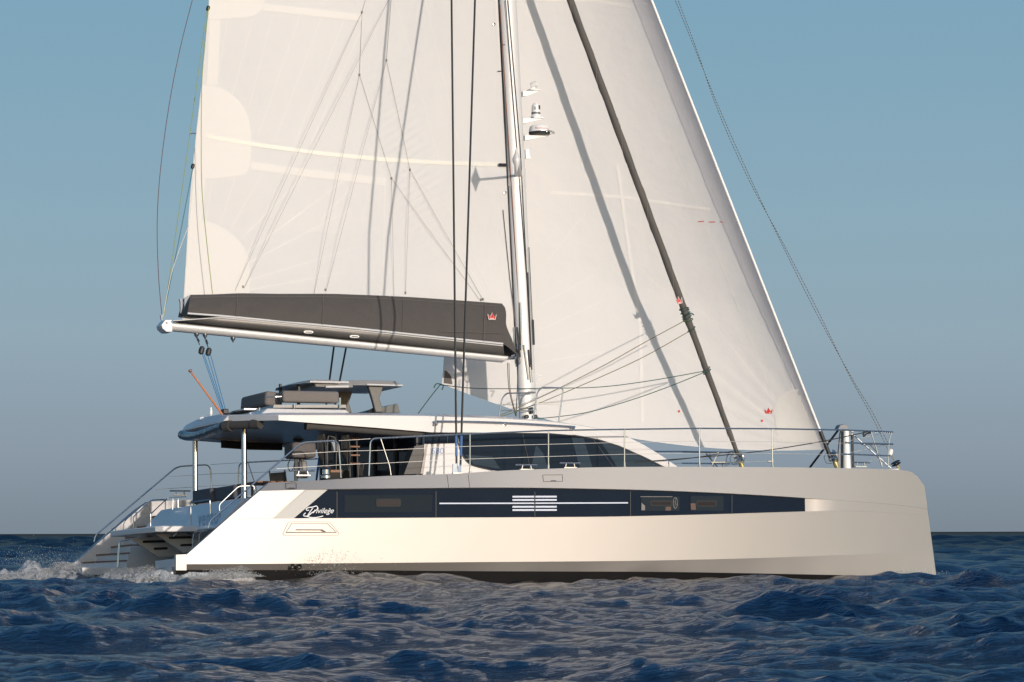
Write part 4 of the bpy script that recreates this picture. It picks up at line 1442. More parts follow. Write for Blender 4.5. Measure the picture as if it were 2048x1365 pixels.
# bowsprit with the code sail furling drum
g = MB().tube([Vector((14.4, 0, 2.1)), U(1796, 942, y=0)], .06, 12)
SPR = g.build('bowsprit', ALUW, boat)
dd = (U(1352, 0, y=0) - U(1790, 932, y=0)).normalized()
g = MB().lathe(U(1793, 930, y=0), [(.10, 0), (.12, .015), (.05, .025), (.05, .05), (.12, .06), (.10, .075)], axis=dd, n=20)
g.build('furling_drum', DARK, SPR)
g = MB().tube([U(1799, 938, y=0), U(1794, 931, y=0)], .035, 8); g.tube([U(1788, 921, y=0), U(1779, 903, y=0)], .012, 6)
g.build('furling_swivel', BRONZE, SPR)

# ------------------------------------------------------------------ flybridge
zr = R[4][3]
fb = MB()
yf_ = -2.35
FP = [(512, 829), (540, 816), (697, 815.5), (714, 824), (716, 831), (512, 831)]
P = [U(p[0], p[1], y=yf_) for p in FP]
x0, x1 = P[0].x, P[3].x
zb_, zt_ = P[0].z, P[1].z
lo_ = [Vector((x0, -2.35, zb_ - .08)), Vector((x1 + .05, -2.35, zb_ - .08)), Vector((x1 + .05, 2.35, zb_ - .08)), Vector((x0, 2.35, zb_ - .08))]
hi_ = [Vector((P[1].x, -2.2, zt_)), Vector((P[2].x, -2.2, zt_)), Vector((P[2].x, 2.2, zt_)), Vector((P[1].x, 2.2, zt_))]
fb.add(lo_ + hi_, [(0, 1, 5, 4), (1, 2, 6, 5), (2, 3, 7, 6), (3, 0, 4, 7), (4, 5, 6, 7)])
FB_ = fb.build('flybridge_coaming', WHITE, boat, bevel=.02)
g = MB()
g.plate([(548, 810), (692, 810), (692, 816), (546, 816)], -2.0, 3.6)
g.build('seat_base', FLYG, FB_)
g = MB()
for a, b in (((589, 808), (589, 817)), ((680, 796), (680, 817)), ((519, 816), (519, 822))):
    g.tube([U(*a, y=-2.05), U(*b, y=-2.05)], .022, 8)
g.tube(fillet([U(534, 794, y=-1.3), U(548, 794, y=-1.9), U(563, 793.5, y=-1.9)], .05), .014, 7)
g.build('backrest_rail', STEEL, FB_)
# bimini: two sliding panels
def slab(top, bot, y0, y1, name, parent, mt, inset=0.10):
    """hard roof panel with chamfered sides: photo outline of its near side"""
    T = [U(p[0], p[1], y=y0 + inset) for p in top]; B = [U(p[0], p[1], y=y0) for p in bot]
    m = MB(); rows = []
    for t, b in zip(T, B):
        rows.append([Vector((b.x, y0, b.z)), Vector((t.x, y0 + inset, t.z)), Vector((t.x, (y0 + y1) / 2, t.z + .05)), Vector((t.x, y1 - inset, t.z)), Vector((b.x, y1, b.z)), Vector((b.x, (y0 + y1) / 2, b.z + .02)), Vector((b.x, y0, b.z))])
    m.grid(rows, flip=True)
    m.add(rows[0][:6], [tuple(range(6))]); m.add(rows[-1][:6], [tuple(range(6))[::-1]])
    return m.build(name, mt, parent)
bim = empty('bimini', (0, 0, 0))
bim.parent = boat
bim.matrix_parent_inverse = Matrix()
bim.matrix_basis = Matrix()
BIM1 = None
B1 = MB()
e1 = [U(622, 759.5, y=-.9), U(679, 759, y=-.9)]
zt1, zb1 = e1[0].z, U(625, 766, y=-1.0).z
xa, xb1, xc = U(590, 761, y=-.4).x, U(622, 759, y=-.95).x, U(680, 759, y=-.95).x
# plan: rounded aft corners
def panel(plan_b, plan_t, zb_, zt_, nm, mt):
    m = MB(); n = len(plan_b)
    m.add([Vector((x, y, zb_)) for x, y in plan_b] + [Vector((x, y, zt_)) for x, y in plan_t],
          [tuple(range(n))[::-1], tuple(range(n, 2 * n))] + [(i, (i + 1) % n, (i + 1) % n + n, i + n) for i in range(n)])
    return m.build(nm, mt, bim, bevel=.015)
pb1 = [(xa - .14, -.42), (xb1 - .1, -1.0), (xc, -1.0), (xc, 1.0), (xb1 - .1, 1.0), (xa - .14, .42)]
pt1 = [(xa + .10, -.34), (xb1 + .05, -.90), (xc, -.90), (xc, .90), (xb1 + .05, .90), (xa + .1, .34)]
panel(pb1, pt1, zb1, zt1, 'roof_panel', FLYG)
g = MB().tube([Vector((xb1 - .05, -1.01, zb1 + .02)), Vector((xc, -1.01, zb1 + .02))], .022, 8)
g.tube([U(651, 774, y=-.95), U(697, 773.5, y=-.95)], .025, 8); g.tube([U(679, 765, y=-.92), U(697, 765, y=-.92)], .022, 8)
g.tube([U(734, 769.5, y=-1.02), U(805, 771.5, y=-1.02)], .018, 8)
each(g, 'edge_strip', ALU, bim)
xa2, xb2 = U(676, 768, y=-.9).x, U(697, 768, y=-.9).x
zt2, zb2 = U(690, 765, y=-.9).z, U(690, 775, y=-.9).z
panel([(xa2 - .5, -.92), (xb2 + .1, -.92), (xb2 + .1, .92), (xa2 - .5, .92)], [(xa2 - .5, -.86), (xb2 + .1, -.86), (xb2 + .1, .86), (xa2 - .5, .86)], zb2, zt2, 'roof_panel', FLYG)
xa3, xb3, xc3 = U(700, 770, y=-.9).x, U(732, 761, y=-.95).x, U(797, 763, y=-.95).x
zt3, zb3 = U(750, 761, y=-.95).z, U(750, 771, y=-1.02).z
panel([(xb3 - .02, -1.02), (xc3 + .05, -1.02), (xc3 + .16, -.8), (xc3 + .16, .8), (xc3 + .05, 1.02), (xb3 - .02, 1.02), (xa3 - .1, .85), (xa3 - .1, -.85)],
      [(xb3 - .02, -.92), (xc3 - .06, -.92), (xc3 + .02, -.7), (xc3 + .02, .7), (xc3 - .06, .92), (xb3 - .02, .92), (xa3, .8), (xa3, -.8)], zb3, zt3, 'roof_panel', FLYG)
g = MB().plate([(736, 771), (768, 771), (759, 797), (768, 825), (751, 825), (746, 804)], -.85, .1)
g.build('bimini_strut', CARBON, bim, bevel=.015)
g = MB().plate([(676, 774), (709, 774), (698, 806), (704, 826), (683, 826), (680, 800)], .8, .1)
g.build('bimini_strut', CARBON, bim, bevel=.015)
g = MB()
for px in (598.5, 562):
    g.plate([(px - 2, 768), (px + 2, 768), (px + 2, 815), (px - 2, 815)], -.5 if px > 580 else .4, .08)
each(g, 'bimini_post', DARK, bim)
MB().plate([(738, 826), (742, 821), (795, 807), (801, 826)], -.6, 1.2).build('helm_screen', mat('smoked_screen', (.07, .085, .10), .25), boat)
g = MB()
g.tube([U(736, 824, y=-.7), U(748, 818, y=-.7)], .03, 6)
g.build('helm_screen_hinge', DARK, boat)

# cushions rest on the flybridge and in the cockpit
def cushion(x, y, z, sx, sy, sz, mt, label, rot=0.0):
    m = MB().box((0, 0, 0), (sx, sy, sz))
    o = m.build('seat_cushion', mt, None, smooth=50, bevel=min(sx, sy, sz) * .22, seg=4)
    o.matrix_world = M @ Matrix.Translation((x, y, z)) @ Matrix.Rotation(rot, 4, 'Y')
    tag(o, label, 'cushion', 'grey backrest cushions')
    return o
pA, pA2 = U(530, 783, y=-.95), U(463, 797, y=.65)
zA0 = U(530, 812, y=-.95).z
cushion(pA.x + .17, -.15, (pA.z + zA0) / 2,   .32, 1.6, pA.z - zA0, CUSH, 'grey backrest cushion at the aft end of the flybridge, dark side to the stern', rot=.10)
pB0, pB1 = U(566, 781, y=-1.35), U(679, 806.5, y=-1.35)
cushion((pB0.x + pB1.x) / 2, -1.24, (pB0.z + pB1.z) / 2, pB1.x - pB0.x, .22, pB0.z - pB1.z, CUSH, 'long grey backrest cushion under the bimini, broad sunlit side outward')
for i, (xa_, ya_, xb_) in enumerate(((466, 970, 423), (419, 976, 377))):
    y0 = -1.15 + i * 1.22
    p = U(xa_, ya_, y=y0)
    p2 = U(xa_, ya_ + 27, y=y0)
    cushion(p.x + .10, y0 + .60, (p.z + p2.z) / 2 + .0, .17, 1.20, p.z - p2.z, CUSHD,
            ('slate cushion over the stern transom, the one nearer the bow stair', 'slate cushion over the stern transom, the one nearer the swim platform corner')[i])
# a pedestal box, winches, ropes and chairs in the cockpit
yb0 = -2.2
g = empty('covered_grill', U(607, 950, y=yb0))
tag(g, 'grey padded box on a short steel pedestal under the hardtop', 'covered grill')
def child_mesh(m, name, mt, par, **kw):
    o = m.build(name, mt, par, **kw)
    o.matrix_parent_inverse = (M.inverted() @ par.matrix_world).inverted()
    return o
cb_ = U(600, 902, y=yb0)
m = MB().box(cb_, (.50, .55, .31))
child_mesh(m, 'padded_cover', mat('taupe_cover', (.11, .098, .094), .85, bump=(6, .5, .05)), g, bevel=.05, smooth=60)
m = MB().tube([U(592, 919, y=yb0), U(592, 962, y=yb0)], .04, 8)
m.tube([U(603, 918, y=yb0), U(603, 930, y=yb0)], .05, 10)
child_mesh(m, 'pedestal', CARBON, g)
m = MB().box(U(605, 935, y=yb0), (.16, .14, .26)); m.box(U(604, 952, y=yb0), (.24, .2, .1))
child_mesh(m, 'motor_housing', mat('grey_housing', (.16, .155, .15), .5), g, bevel=.03)
m = MB().tube(sm([U(582, 916, y=yb0), U(576, 930, y=yb0), U(580, 943, y=yb0), U(587, 936, y=yb0), U(590, 920, y=yb0)], 5), .011, 6)
child_mesh(m, 'hanging_strap', ROPEK, g)

wy = -3.3
for px, py, lab in ((652, 953, 'chrome winch beside the dark rope coils at the cockpit edge'),):
    c = U(px, py + 4, y=wy)
    w = MB().lathe(c, [(.10, 0), (.10, .05), (.075, .08), (.072, .17), (.095, .20), (.10, .23), (.05, .25)], n=24).build('winch', STEEL, boat)
    MB().lathe(c + Vector((0, 0, .25)), [(.05, 0), (.045, .03), (.02, .04)], n=14).build('winch_cap', DARK, w)
g = MB().box(U(671, 943, y=-3.2), (.24, .1, .05))
g.build('winch_handle', TEAK, boat)
# folding chairs and coiled lines seen dark under the hardtop
def chair(x, y, lab, rot=0.0):
    e = empty('folding_chair', (x, y, 1.36))
    tag(e, lab, 'chair', 'dark folding chairs in the cockpit')
    Rz = Matrix.Rotation(rot, 3, 'Z')
    def loc(m, name, mt, **kw):
        m.v = [tuple(Rz @ Vector(p)) for p in m.v]
        o = m.build(name, mt, e, **kw)
        return o
    for s in (-1, 1):
        m = MB().tube([Vector((-.25, s * .24, 0)), Vector((.22, s * .24, .62))], .018, 6); loc(m, 'leg', DARK)
        m = MB().tube([Vector((.25, s * .24, 0)), Vector((-.22, s * .24, .62)), Vector((-.30, s * .24, 1.02))], .018, 6); loc(m, 'leg', DARK)
        m = MB().box((0, s * .27, .64), (.5, .05, .03)); loc(m, 'armrest', TEAK)
    loc(MB().box((0, 0, .45), (.42, .46, .03)), 'seat', CANVAS)
    loc(MB().box((-.27, 0, .87), (.03, .48, .22)), 'backrest', CANVAS)
    return e
chair(4.6, -1.3, 'dark folding chair with wooden arms nearest the gate stanchion', 2.6)
chair(4.9, 0.2, 'dark folding chair with wooden arms deep in the cockpit, middle one', -2.2)
chair(4.3, 1.5, 'dark folding chair with wooden arms by the far cockpit side', .4)
tb = empty('cockpit_table', (3.7, .9, 1.36))
tag(tb, 'low wooden slatted table among the dark cockpit chairs', 'table')
m = MB()
for i in range(7):
    m.box((-.45 + i * .15, 0, .72), (.13, 1.3, .03))
m.build('tabletop', TEAK, tb)
for sx in (-.4, .4):
    MB().tube([Vector((sx, 0, 0)), Vector((sx, 0, .70))], .03, 8).build('leg', DARK, tb)
# coiled lines hanging by the ladder
def rope(name, pts, r, mt, label, cat='rope', group=None, k=6, smooth=True):
    P = sm(pts, k) if smooth and len(pts) > 2 else [Vector(p) for p in pts]
    o = MB().tube(P, r, 6).build(name, mt, None)
    tag(o, label, cat, group)
    return o
for i, (px, dz) in enumerate(((648, 0), (696, .05))):
    y0 = -2.6 + i * .12
    c = U(px, 868, y=y0); b = U(px + 2, 948 - i * 6, y=y0)
    m = MB()
    for k in range(5):
        w = .03 + .016 * k
        loop = [c + Vector((-w * .3 * math.cos(t) + w * math.sin(t), .03 * k, (b.z - c.z) * (.5 - .5 * math.cos(t)) * (1 - .06 * k))) for t in np.linspace(0, 2 * math.pi, 25)]
        m.tube(loop, .013, 5)
    o = m.build('coiled_rope', ROPEK, None)
    tag(o, ('black rope coil hanging by the chrome winch', 'black rope coil hanging just forward of the stern rail end', 'black rope coil hanging in front of the first cockpit chair', 'black rope coil hanging behind the gate brace')[i], 'rope', 'black rope coils under the hardtop')
g = empty('boarding_ladder', U(666, 955, y=-1.9))
tag(g, 'dark upright ladder leading from the cockpit to the flybridge', 'ladder')
for px in (700, 716):
    child_mesh(MB().tube([U(px, 955, y=-1.9), U(px - 4, 862, y=-1.9)], .022, 7), 'ladder_rail', DARK, g)
for py in (878, 894, 911, 928):
    child_mesh(MB().box((U(708, py, y=-1.9)), (.22, .1, .03)), 'ladder_step', TEAK, g)
g = MB().tube(sm([U(655, 950, y=-2.2), U(655, 880, y=-2.2), U(664, 874, y=-2.2), U(672, 884, y=-2.2), U(672, 940, y=-2.2)], 5), .02, 7)
g.build('helm_rail', DARK, boat)
g = MB().plate([(662, 880), (674, 868), (676, 902), (664, 904)], -1.6, .03)
g.build('helm_panel', mat('pale_blue_panel', (.25, .30, .36), .5), boat)
# antenna and small domes on the aft roof
g = MB().lathe(U(422, 834, y=0), [(.012, -.06), (.012, .03), (.03, .05), (.032, .12), (.022, .14), (.022, .19), (.004, .2)], n=12)
g.build('antenna', ALUW, ROOF)
g = MB().lathe(U(404, 838, y=.3), [(.07, -.02), (.06, .03), (.02, .05)], n=12); g.lathe(U(415, 835, y=.2), [(.05, -.02), (.04, .03), (.01, .04)], n=12)
each(g, 'roof_vent', ALUW, ROOF)
# mainsheet blocks and tackle
def block(px, py, y, s=1.0):
    m = MB().lathe(U(px, py, y=y), [(.01, -.08 * s), (.045 * s, -.06 * s), (.055 * s, 0), (.045 * s, .06 * s), (.01, .08 * s)], axis=(.3, 0, 1), n=12)
    return m
y_ = by(400)
o = None
MS_ = empty('mainsheet_tackle', U(448, 828, y=0))
tag(MS_, 'blue mainsheet tackle with black blocks below the aft end of the boom', 'mainsheet')
for a, b, ra in (((393, 671), (399, 690), 0), ((410, 673), (416, 695), 0)):
    m = MB().tube([U(*a, y=y_), U(*b, y=y_ - .05)], .010, 6); m.tube([U(a[0] + 2, a[1] + 7, y=y_), U(b[0] - 1, b[1] - 6, y=y_)], .024, 8)
    child_mesh(m, 'strop', DARK, MS_)
for px, py in ((403, 701), (417, 704)):
    child_mesh(block(px, py, y_ - .05, 1.15), 'pulley_block', DARK, MS_)
child_mesh(MB().box(U(449, 824, y=0), (.12, .2, .11)), 'pulley_block', DARK, MS_, bevel=.02)
for a, b in (((404, 706), (443, 820)), ((407, 706), (446, 820)), ((415, 709), (447, 820)), ((421, 709), (451, 820))):
    child_mesh(MB().tube([U(*a, y=y_ - .05), U(*b, y=0)], .008, 5), 'tackle_line', ROPEB, MS_)
MB().box(U(470, 827, y=.2), (.35, 2.2, .03)).build('mainsheet_track', STEEL, ROOF)
# flag staff
fs = empty('flagstaff', U(448, 834, y=-.9))
tag(fs, 'varnished orange wooden flagstaff leaning aft over the stern', 'flagstaff')
child_mesh(MB().tube([U(448, 834, y=-.9), U(382, 745, y=-.9)], .022, 8, r2=.017), 'pole', VARN, fs)
child_mesh(MB().lathe(U(381, 743, y=-.9), [(.02, -.02), (.04, 0), (.04, .03), (.01, .04)], axis=(-.5, 0, .8), n=10), 'finial', mat('brown_knob', (.2, .09, .05), .4), fs)
child_mesh(MB().tube([U(449, 836, y=-.9), U(444, 829, y=-.9)], .027, 8), 'socket', STEEL, fs)

# ------------------------------------------------------------------ running rigging
be = by(325)
rope('topping_lift', [U(387, -8, y=be), U(362, 90, y=be), U(340, 200, y=be), (U(322, 330, y=be)), U(314.5, 440, y=be), U(317, 550, y=be), U(324, 632, y=be)], .008, ROPEP, 'thin maroon line bowing out farthest aft from the boom end')
rope('reefing_line', [U(414, 20, y=be + .3), U(370, 340, y=be + .1), U(328, 632, y=be)], .007, ROPEL, 'lime green line straight from the boom end up to a block on the leech')
rope('reefing_line', [U(417, 15, y=be + .0), U(404.5, 150, y=be - .2), U(402.5, 270, y=be - .1), U(404, 380, y=be - .1), U(413, 480, y=be - .2), U(425, 588, y=be - .3)], .008, ROPEL, 'lime green line lying slack over the mainsail near its aft edge')
rope('reefing_line', [U(386, 335, y=be + .2), U(358, 480, y=be + .1), U(327, 632, y=be)], .008, ROPET, 'short teal line from the boom end to the lower leech block')
rope('reefing_line', [U(378, 450, y=be + .1), U(345, 540, y=be), U(326, 634, y=be)], .007, ROPEW, 'short white line from the boom end to the leech, lowest of the group')
for px, py in ((416, 17), (385.5, 333)):
    m = block(px, py, by(px) + .15, .75)
    m.build('leech_block', DARK, MS)
JL = [((732, -5), (724, 25)), ((724, 25), (470, 582)), ((724, 25), (719, 150)), ((719, 150), (628, 588)), ((719, 150), (783, 357)), ((783, 357), (788, 592)), ((783, 357), (960, 601)),
      ((780, -5), (488, 577)), ((783, -5), (773, 121)), ((773, 121), (652, 583)), ((773, 121), (820, 340)), ((820, 340), (811, 590)), ((820, 340), (967, 602))]  # some of these lines stand for shadows on the sail
lj = MB()
def ljp(p):
    q_ = on(min(1000, max(400, p[0])), p[1], YM)
    return U(p[0], p[1], y=q_.y - .014)
for a, b in JL:
    lj.tube([ljp(a), ljp(b)], .003, 4)
for p in ((724, 25), (719, 150), (773, 121), (783, 357), (820, 340), (486, 574), (651, 580), (811, 586), (962, 600), (966, 599)):
    lj.box(ljp(p), (.03, .03, .05))
tag(lj.build('lazy_jacks_and_shadows', LJ, None), 'web of thin lines fanning down the mainsail to the dark sail bag', 'lazy jack lines and sail shadows')
rope('genoa_sheet', [U(880, 770, y=2.2), U(940, 776.5, y=.9), U(1000, 778, y=0), U(1100, 777, y=-.2), U(1200, 774.5, y=-.2), U(1300, 762, y=-.2), U(1413, 742, y=-.13)], .010, ROPEG, 'green line drooping from the genoa clew past the mast to the staysail')
rope('staysail_line', [U(1066, 838, y=-.4), U(1110, 834.5, y=-.4), U(1180, 824, y=-.3), U(1270, 798, y=-.25), U(1345, 771, y=-.2), U(1411, 744, y=-.13)], .010, ROPEG, 'dark green line sagging from the mast foot up to the staysail, the lower of two')
rope('genoa_sheet', [U(882, 768, y=2.2), U(862, 793, y=2.2), U(836, 828, y=2.1)], .011, ROPEG, 'short green line from the genoa clew down behind the roof')
m = MB().tube(sm([U(868, 776, y=2.15), U(873, 768, y=2.15), U(886, 771, y=2.15), U(884, 780, y=2.15)], 4), .013, 6)
tag(m.build('rope_knot', ROPEG, None), 'green knot at the clew of the genoa', 'knot')
rope('staysail_sheet', [U(996, 833, y=-.6), U(1060, 805, y=-.5), U(1195, 738, y=-.3), U(1290, 685, y=-.2), U(1371, 641, y=-.12)], .009, ROPEY, 'yellow flecked rope rising to the knot on the staysail, the upper of two')
rope('staysail_sheet', [U(996, 836, y=-.6), U(1080, 806, y=-.5), U(1200, 755, y=-.3), U(1290, 713, y=-.2), U(1377, 664, y=-.12)], .009, ROPEY, 'yellow flecked rope rising to the staysail below the knot, the lower of two')
m = MB()
for k in range(5):
    t = .312 + k * .006
    c = sstay(t)
    m.tube([c + qs @ Vector((.105 * math.cos(a), .105 * math.sin(a), .03 * math.sin(a + k))) for a in np.linspace(0, 2 * math.pi, 17)], .012, 5)
c = U(1374, 632, y=-.13)
m.tube(sm([c, c + Vector((.08, -.03, .06)), c + Vector((.16, -.02, .02))], 4), .014, 6)
tag(m.build('rope_knot', ROPEG, None), 'knotted lashing round the dark staysail at mid height', 'knot')
m = MB()
for t in (.292, .2, .205):
    c = sstay(t)
    m.tube([c + qs @ Vector((.095 * math.cos(a), .095 * math.sin(a), .03 * math.cos(a))) for a in np.linspace(0, 2 * math.pi, 17)], .010, 5)
tag(m.build('rope_lashing', ROPEG, None), 'rope turns round the lower part of the dark staysail', 'lashing')
# spotted furling line to the bowsprit: two strands
SPOT = bpy.data.materials.new('spotted_rope'); SPOT.use_nodes = True
nt = SPOT.node_tree; b = nt.nodes['Principled BSDF']; b.inputs['Roughness'].default_value = .8
tc = nt.nodes.new('ShaderNodeTexCoord'); wv = nt.nodes.new('ShaderNodeTexWave'); wv.wave_type = 'BANDS'; wv.bands_direction = 'Z'
wv.inputs['Scale'].default_value = 5.0; cr = nt.nodes.new('ShaderNodeValToRGB')
cr.color_ramp.interpolation = 'CONSTANT'; cr.color_ramp.elements[0].color = (.02, .02, .02, 1); cr.color_ramp.elements[1].color = (.26, .27, .28, 1); cr.color_ramp.elements[1].position = .55
nt.links.new(tc.outputs['Object'], wv.inputs['Vector']); nt.links.new(wv.outputs['Fac'], cr.inputs[0]); nt.links.new(cr.outputs[0], b.inputs['Base Color'])
PL = [(1350, -8), (1392, 100), (1440, 226), (1500, 360), (1562, 482), (1632, 620), (1700, 752), (1745, 830), (1779, 900)]
for k, lab in ((-1, 'spotted furling line strand nearer the sails'), (1, 'spotted furling line strand nearer the bow')):
    P = []
    for i, (px, py) in enumerate(PL):
        sep = 2.6 * math.cos(py / 900 * math.pi * 3.1)
        sep = math.copysign(max(abs(sep), .9), sep)
        P.append(U(px + k * sep, py - k * sep * .4, y=0))
    rope('furling_line', P, .0065, SPOT, lab, group='strands of the spotted furling line')
m = block(1781, 905, 0, 1.1)
m.build('furling_block', ALUW, SPR)
m = block(1704, 866, -3.3, .7)
m.build('pulpit_block', ALUW, boat)
rope('bow_line', [U(1270, 925, y=-2.9), U(1400, 915, y=-2.9), U(1520, 903, y=-3.0), U(1640, 884, y=-3.3), U(1735, 864, y=-3.55)], .012, ROPEK, 'black line led along the foredeck up to the bow rail')
rope('furling_line', [U(1250, 928, y=-2.0), U(1380, 917, y=-1.4), U(1470, 902, y=-.2)], .011, ROPEK, 'black line from the cabin front to the staysail foot')
m = MB().tube(sm([U(1726, 871, y=-3.6), U(1730, 863, y=-3.6), U(1742, 866, y=-3.6), U(1733, 868, y=-3.6), U(1727, 874, y=-3.6)], 4), .018, 6)
tag(m.build('rope_knot', ROPEK, None), 'black knot tied on the top bow rail', 'knot')
for a, c_, lab in (((1015, 726), (1031, 832), 'dark green line hanging from the boom end at the mast'), ((1018, 727), (1033, 834), 'brown line hanging from the boom end at the mast')):
    mid = ((a[0] + c_[0]) / 2 - 5, (a[1] + c_[1]) / 2)
    rope('hanging_line', [U(a[0], a[1], y=-.05), U(mid[0], mid[1], y=-.2), U(c_[0], c_[1], y=-.3)], .008, ROPEG if 'green' in lab else BROWNR, lab)
rope('hanging_line', [U(1036, 700, y=-.15), U(1035, 770, y=-.15), U(1032, 832, y=-.3)], .010, ROPEK, 'black line hanging close along the aft side of the mast')
# trampoline rail and gear on the foredeck
g = MB().tube([U(1424, 930, y=-.6), U(1436, 905, y=-.6)], .018, 7)
g.tube([U(1422, 925, y=-.6), U(1450, 925, y=-.6)], .022, 7); g.tube([U(1535, 923, y=-.4), U(1547, 923, y=-.4)], .022, 7)
g.tube([U(1450, 925.3, y=-.6), U(1535, 923.5, y=-.4)], .007, 5)
each(g, 'foredeck_bar', STEEL, boat)
g = MB().box((13.0, 0, 1.98), (2.2, 5.0, .02))
g.build('trampoline', mat('net_grey', (.25, .25, .25), .9), boat)

# ================================================================== sea
def sea_components():
    r = np.random.default_rng(5)
    comps = []
    N = 230
    wind = math.radians(68)
    for i in range(N):
        lam = 0.17 * (6.0 / 0.17) ** ((i + r.random()) / N)
        k = 2 * math.pi / lam
        spread = float(np.interp(math.log(lam), [math.log(.3), math.log(.9), math.log(5)], [.70, .30, .22]))
        th = wind + r.normal(0, spread) + (0.75 if (lam > .7 and r.random() < .22) else 0)
        steep = float(np.interp(math.log(lam), [math.log(q) for q in (.17, .3, .5, .8, 1.4, 2.2, 3.5, 6.0)], [.022, .026, .025, .025, .027, .025, .015, .008]))
        comps.append((k, th, steep / k * (0.5 + 1.0 * r.random()), r.random() * 2 * math.pi, lam))
    for lam, amp, th in ((8.0, .02, 1.3), (10.5, .025, .9), ):
        comps.append((2 * math.pi / lam, th, amp, r.random() * 6.28, lam))
    for lam, amp, th in ((14.0, .030, 1.2), (21.0, .035, 0.8), (35.0, .045, 1.0)):
        comps.append((2 * math.pi / lam, th, amp, r.random() * 6.28, lam))
    return comps
COMPS = sea_components()
def sea_disp(X, Y, spacing):
    far = 1 + 1.5 * np.clip((np.hypot(X, Y) - 80) / 200, 0, 1)
    dx = np.zeros_like(X); dy = np.zeros_like(X); dz = np.zeros_like(X)
    gust = .72 + .30 * np.sin(X * .31 + Y * .17 + .8) * np.sin(Y * .23 - X * .11 + 2.0) + .22 * np.sin(X * .83 - Y * .49) * np.sin(Y * .61 + X * .37 + 1.0) + .30
    for k, th, a, ph, lam in COMPS:
        w = np.clip((lam / np.maximum(spacing, 1e-6) - 2.2) / 2.0, 0, 1).astype(np.float32)
        if not w.any():
            continue
        if lam < 2.0:
            w = w * np.clip(gust, .35, 1.5)
        if lam > 2.5:
            w = w * far
        c, s = math.cos(th), math.sin(th)
        arg = (k * (X * c + Y * s) + ph).astype(np.float32)
        dz += a * w * np.cos(arg)
        sn = np.sin(arg) * (a * w * 1.0)
        dx -= c * sn; dy -= s * sn
    dz = dz + 1.3 * np.abs(dz) * dz * (dz > 0)
    return dx, dy, dz
rr_ = [4.0]
while rr_[-1] < 9000:
    r = rr_[-1]
    g_ = .010 if r < 11 else (.0019 if r < 58 else .0034 if r < 2000 else .05)
    rr_.append(r * (1 + g_))
RR = np.array(rr_, np.float32)
AN = np.concatenate([np.linspace(-180, -40, 36)[:-1], np.linspace(-40, -15, 60)[:-1], np.linspace(-15, 15, 760), np.linspace(15, 40, 60)[1:], np.linspace(40, 180, 36)[1:]])
AR = np.radians(AN).astype(np.float32)
rg_, ag_ = np.meshgrid(RR, AR, indexing='ij')
X = (rg_ * np.sin(ag_)).astype(np.float32); Y = (rg_ * np.cos(ag_)).astype(np.float32)
dr = np.gradient(RR)[:, None] * np.ones_like(ag_)
da = rg_ * np.gradient(AR)[None, :]
dx, dy, dz = sea_disp(X, Y, np.maximum(dr, da))
# a trough along the hull amidships and a hump of water by its stern quarter
Mi = np.array(MI)
bx = Mi[0, 0] * X + Mi[0, 1] * Y + Mi[0, 3]; byy = Mi[1, 0] * X + Mi[1, 1] * Y + Mi[1, 3]
wake = 0.16 * np.exp(-((bx - 3.6) / 1.3) ** 2 - ((byy + 5.2) / 1.0) ** 2) - 0.19 * np.exp(-((bx - 9.0) / 3.6) ** 2 - ((byy + 5.0) / 1.5) ** 2) \
    + 0.12 * np.exp(-((bx + 1.2) / 1.1) ** 2 - ((byy + 4.2) / 1.2) ** 2) + .05 * np.exp(-((bx - 16.5) / 1.2) ** 2 - ((byy + 3.6) / .7) ** 2)
dz = dz + wake
V = np.stack([X + dx, Y + dy, dz], -1).reshape(-1, 3).astype(np.float32)
nr, nc = X.shape
ii, jj = np.meshgrid(np.arange(nr - 1), np.arange(nc - 1), indexing='ij')
Q = np.stack([ii * nc + jj, (ii + 1) * nc + jj, (ii + 1) * nc + jj + 1, ii * nc + jj + 1], -1).reshape(-1, 4)
me = bpy.data.meshes.new('sea_water')
me.vertices.add(len(V)); me.vertices.foreach_set('co', V.ravel())
me.loops.add(Q.size); me.loops.foreach_set('vertex_index', Q.ravel().astype(np.int32))
me.polygons.add(len(Q)); me.polygons.foreach_set('loop_start', np.arange(0, Q.size, 4, dtype=np.int32))
me.polygons.foreach_set('use_smooth', np.ones(len(Q), bool))
me.update()
SEA = bpy.data.materials.new('sea_surface'); SEA.use_nodes = True
nt = SEA.node_tree; b = nt.nodes['Principled BSDF']
b.inputs['Base Color'].default_value = (0.001, 0.010, 0.036, 1)
b.inputs['Roughness'].default_value = 0.04
b.inputs['IOR'].default_value = 1.333
b.inputs['Specular IOR Level'].default_value = 0.0
tc = nt.nodes.new('ShaderNodeTexCoord')
mp = nt.nodes.new('ShaderNodeMapping'); mp.inputs['Scale'].default_value = (.55, 2.2, 1.0); mp.inputs['Rotation'].default_value = (0, 0, math.radians(20))
nt.links.new(tc.outputs['Object'], mp.inputs['Vector'])
n1 = nt.nodes.new('ShaderNodeTexNoise'); n1.inputs['Scale'].default_value = 9.0; n1.inputs['Detail'].default_value = 5; n1.inputs['Roughness'].default_value = .6; n1.inputs['Distortion'].default_value = .6
nt.links.new(mp.outputs[0], n1.inputs['Vector'])
bp = nt.nodes.new('ShaderNodeBump'); bp.inputs['Strength'].default_value = 1.0; bp.inputs['Distance'].default_value = .045
nt.links.new(n1.outputs['Fac'], bp.inputs['Height'])
n2 = nt.nodes.new('ShaderNodeTexNoise'); n2.inputs['Scale'].default_value = 2.6; n2.inputs['Detail'].default_value = 3
nt.links.new(mp.outputs[0], n2.inputs['Vector'])
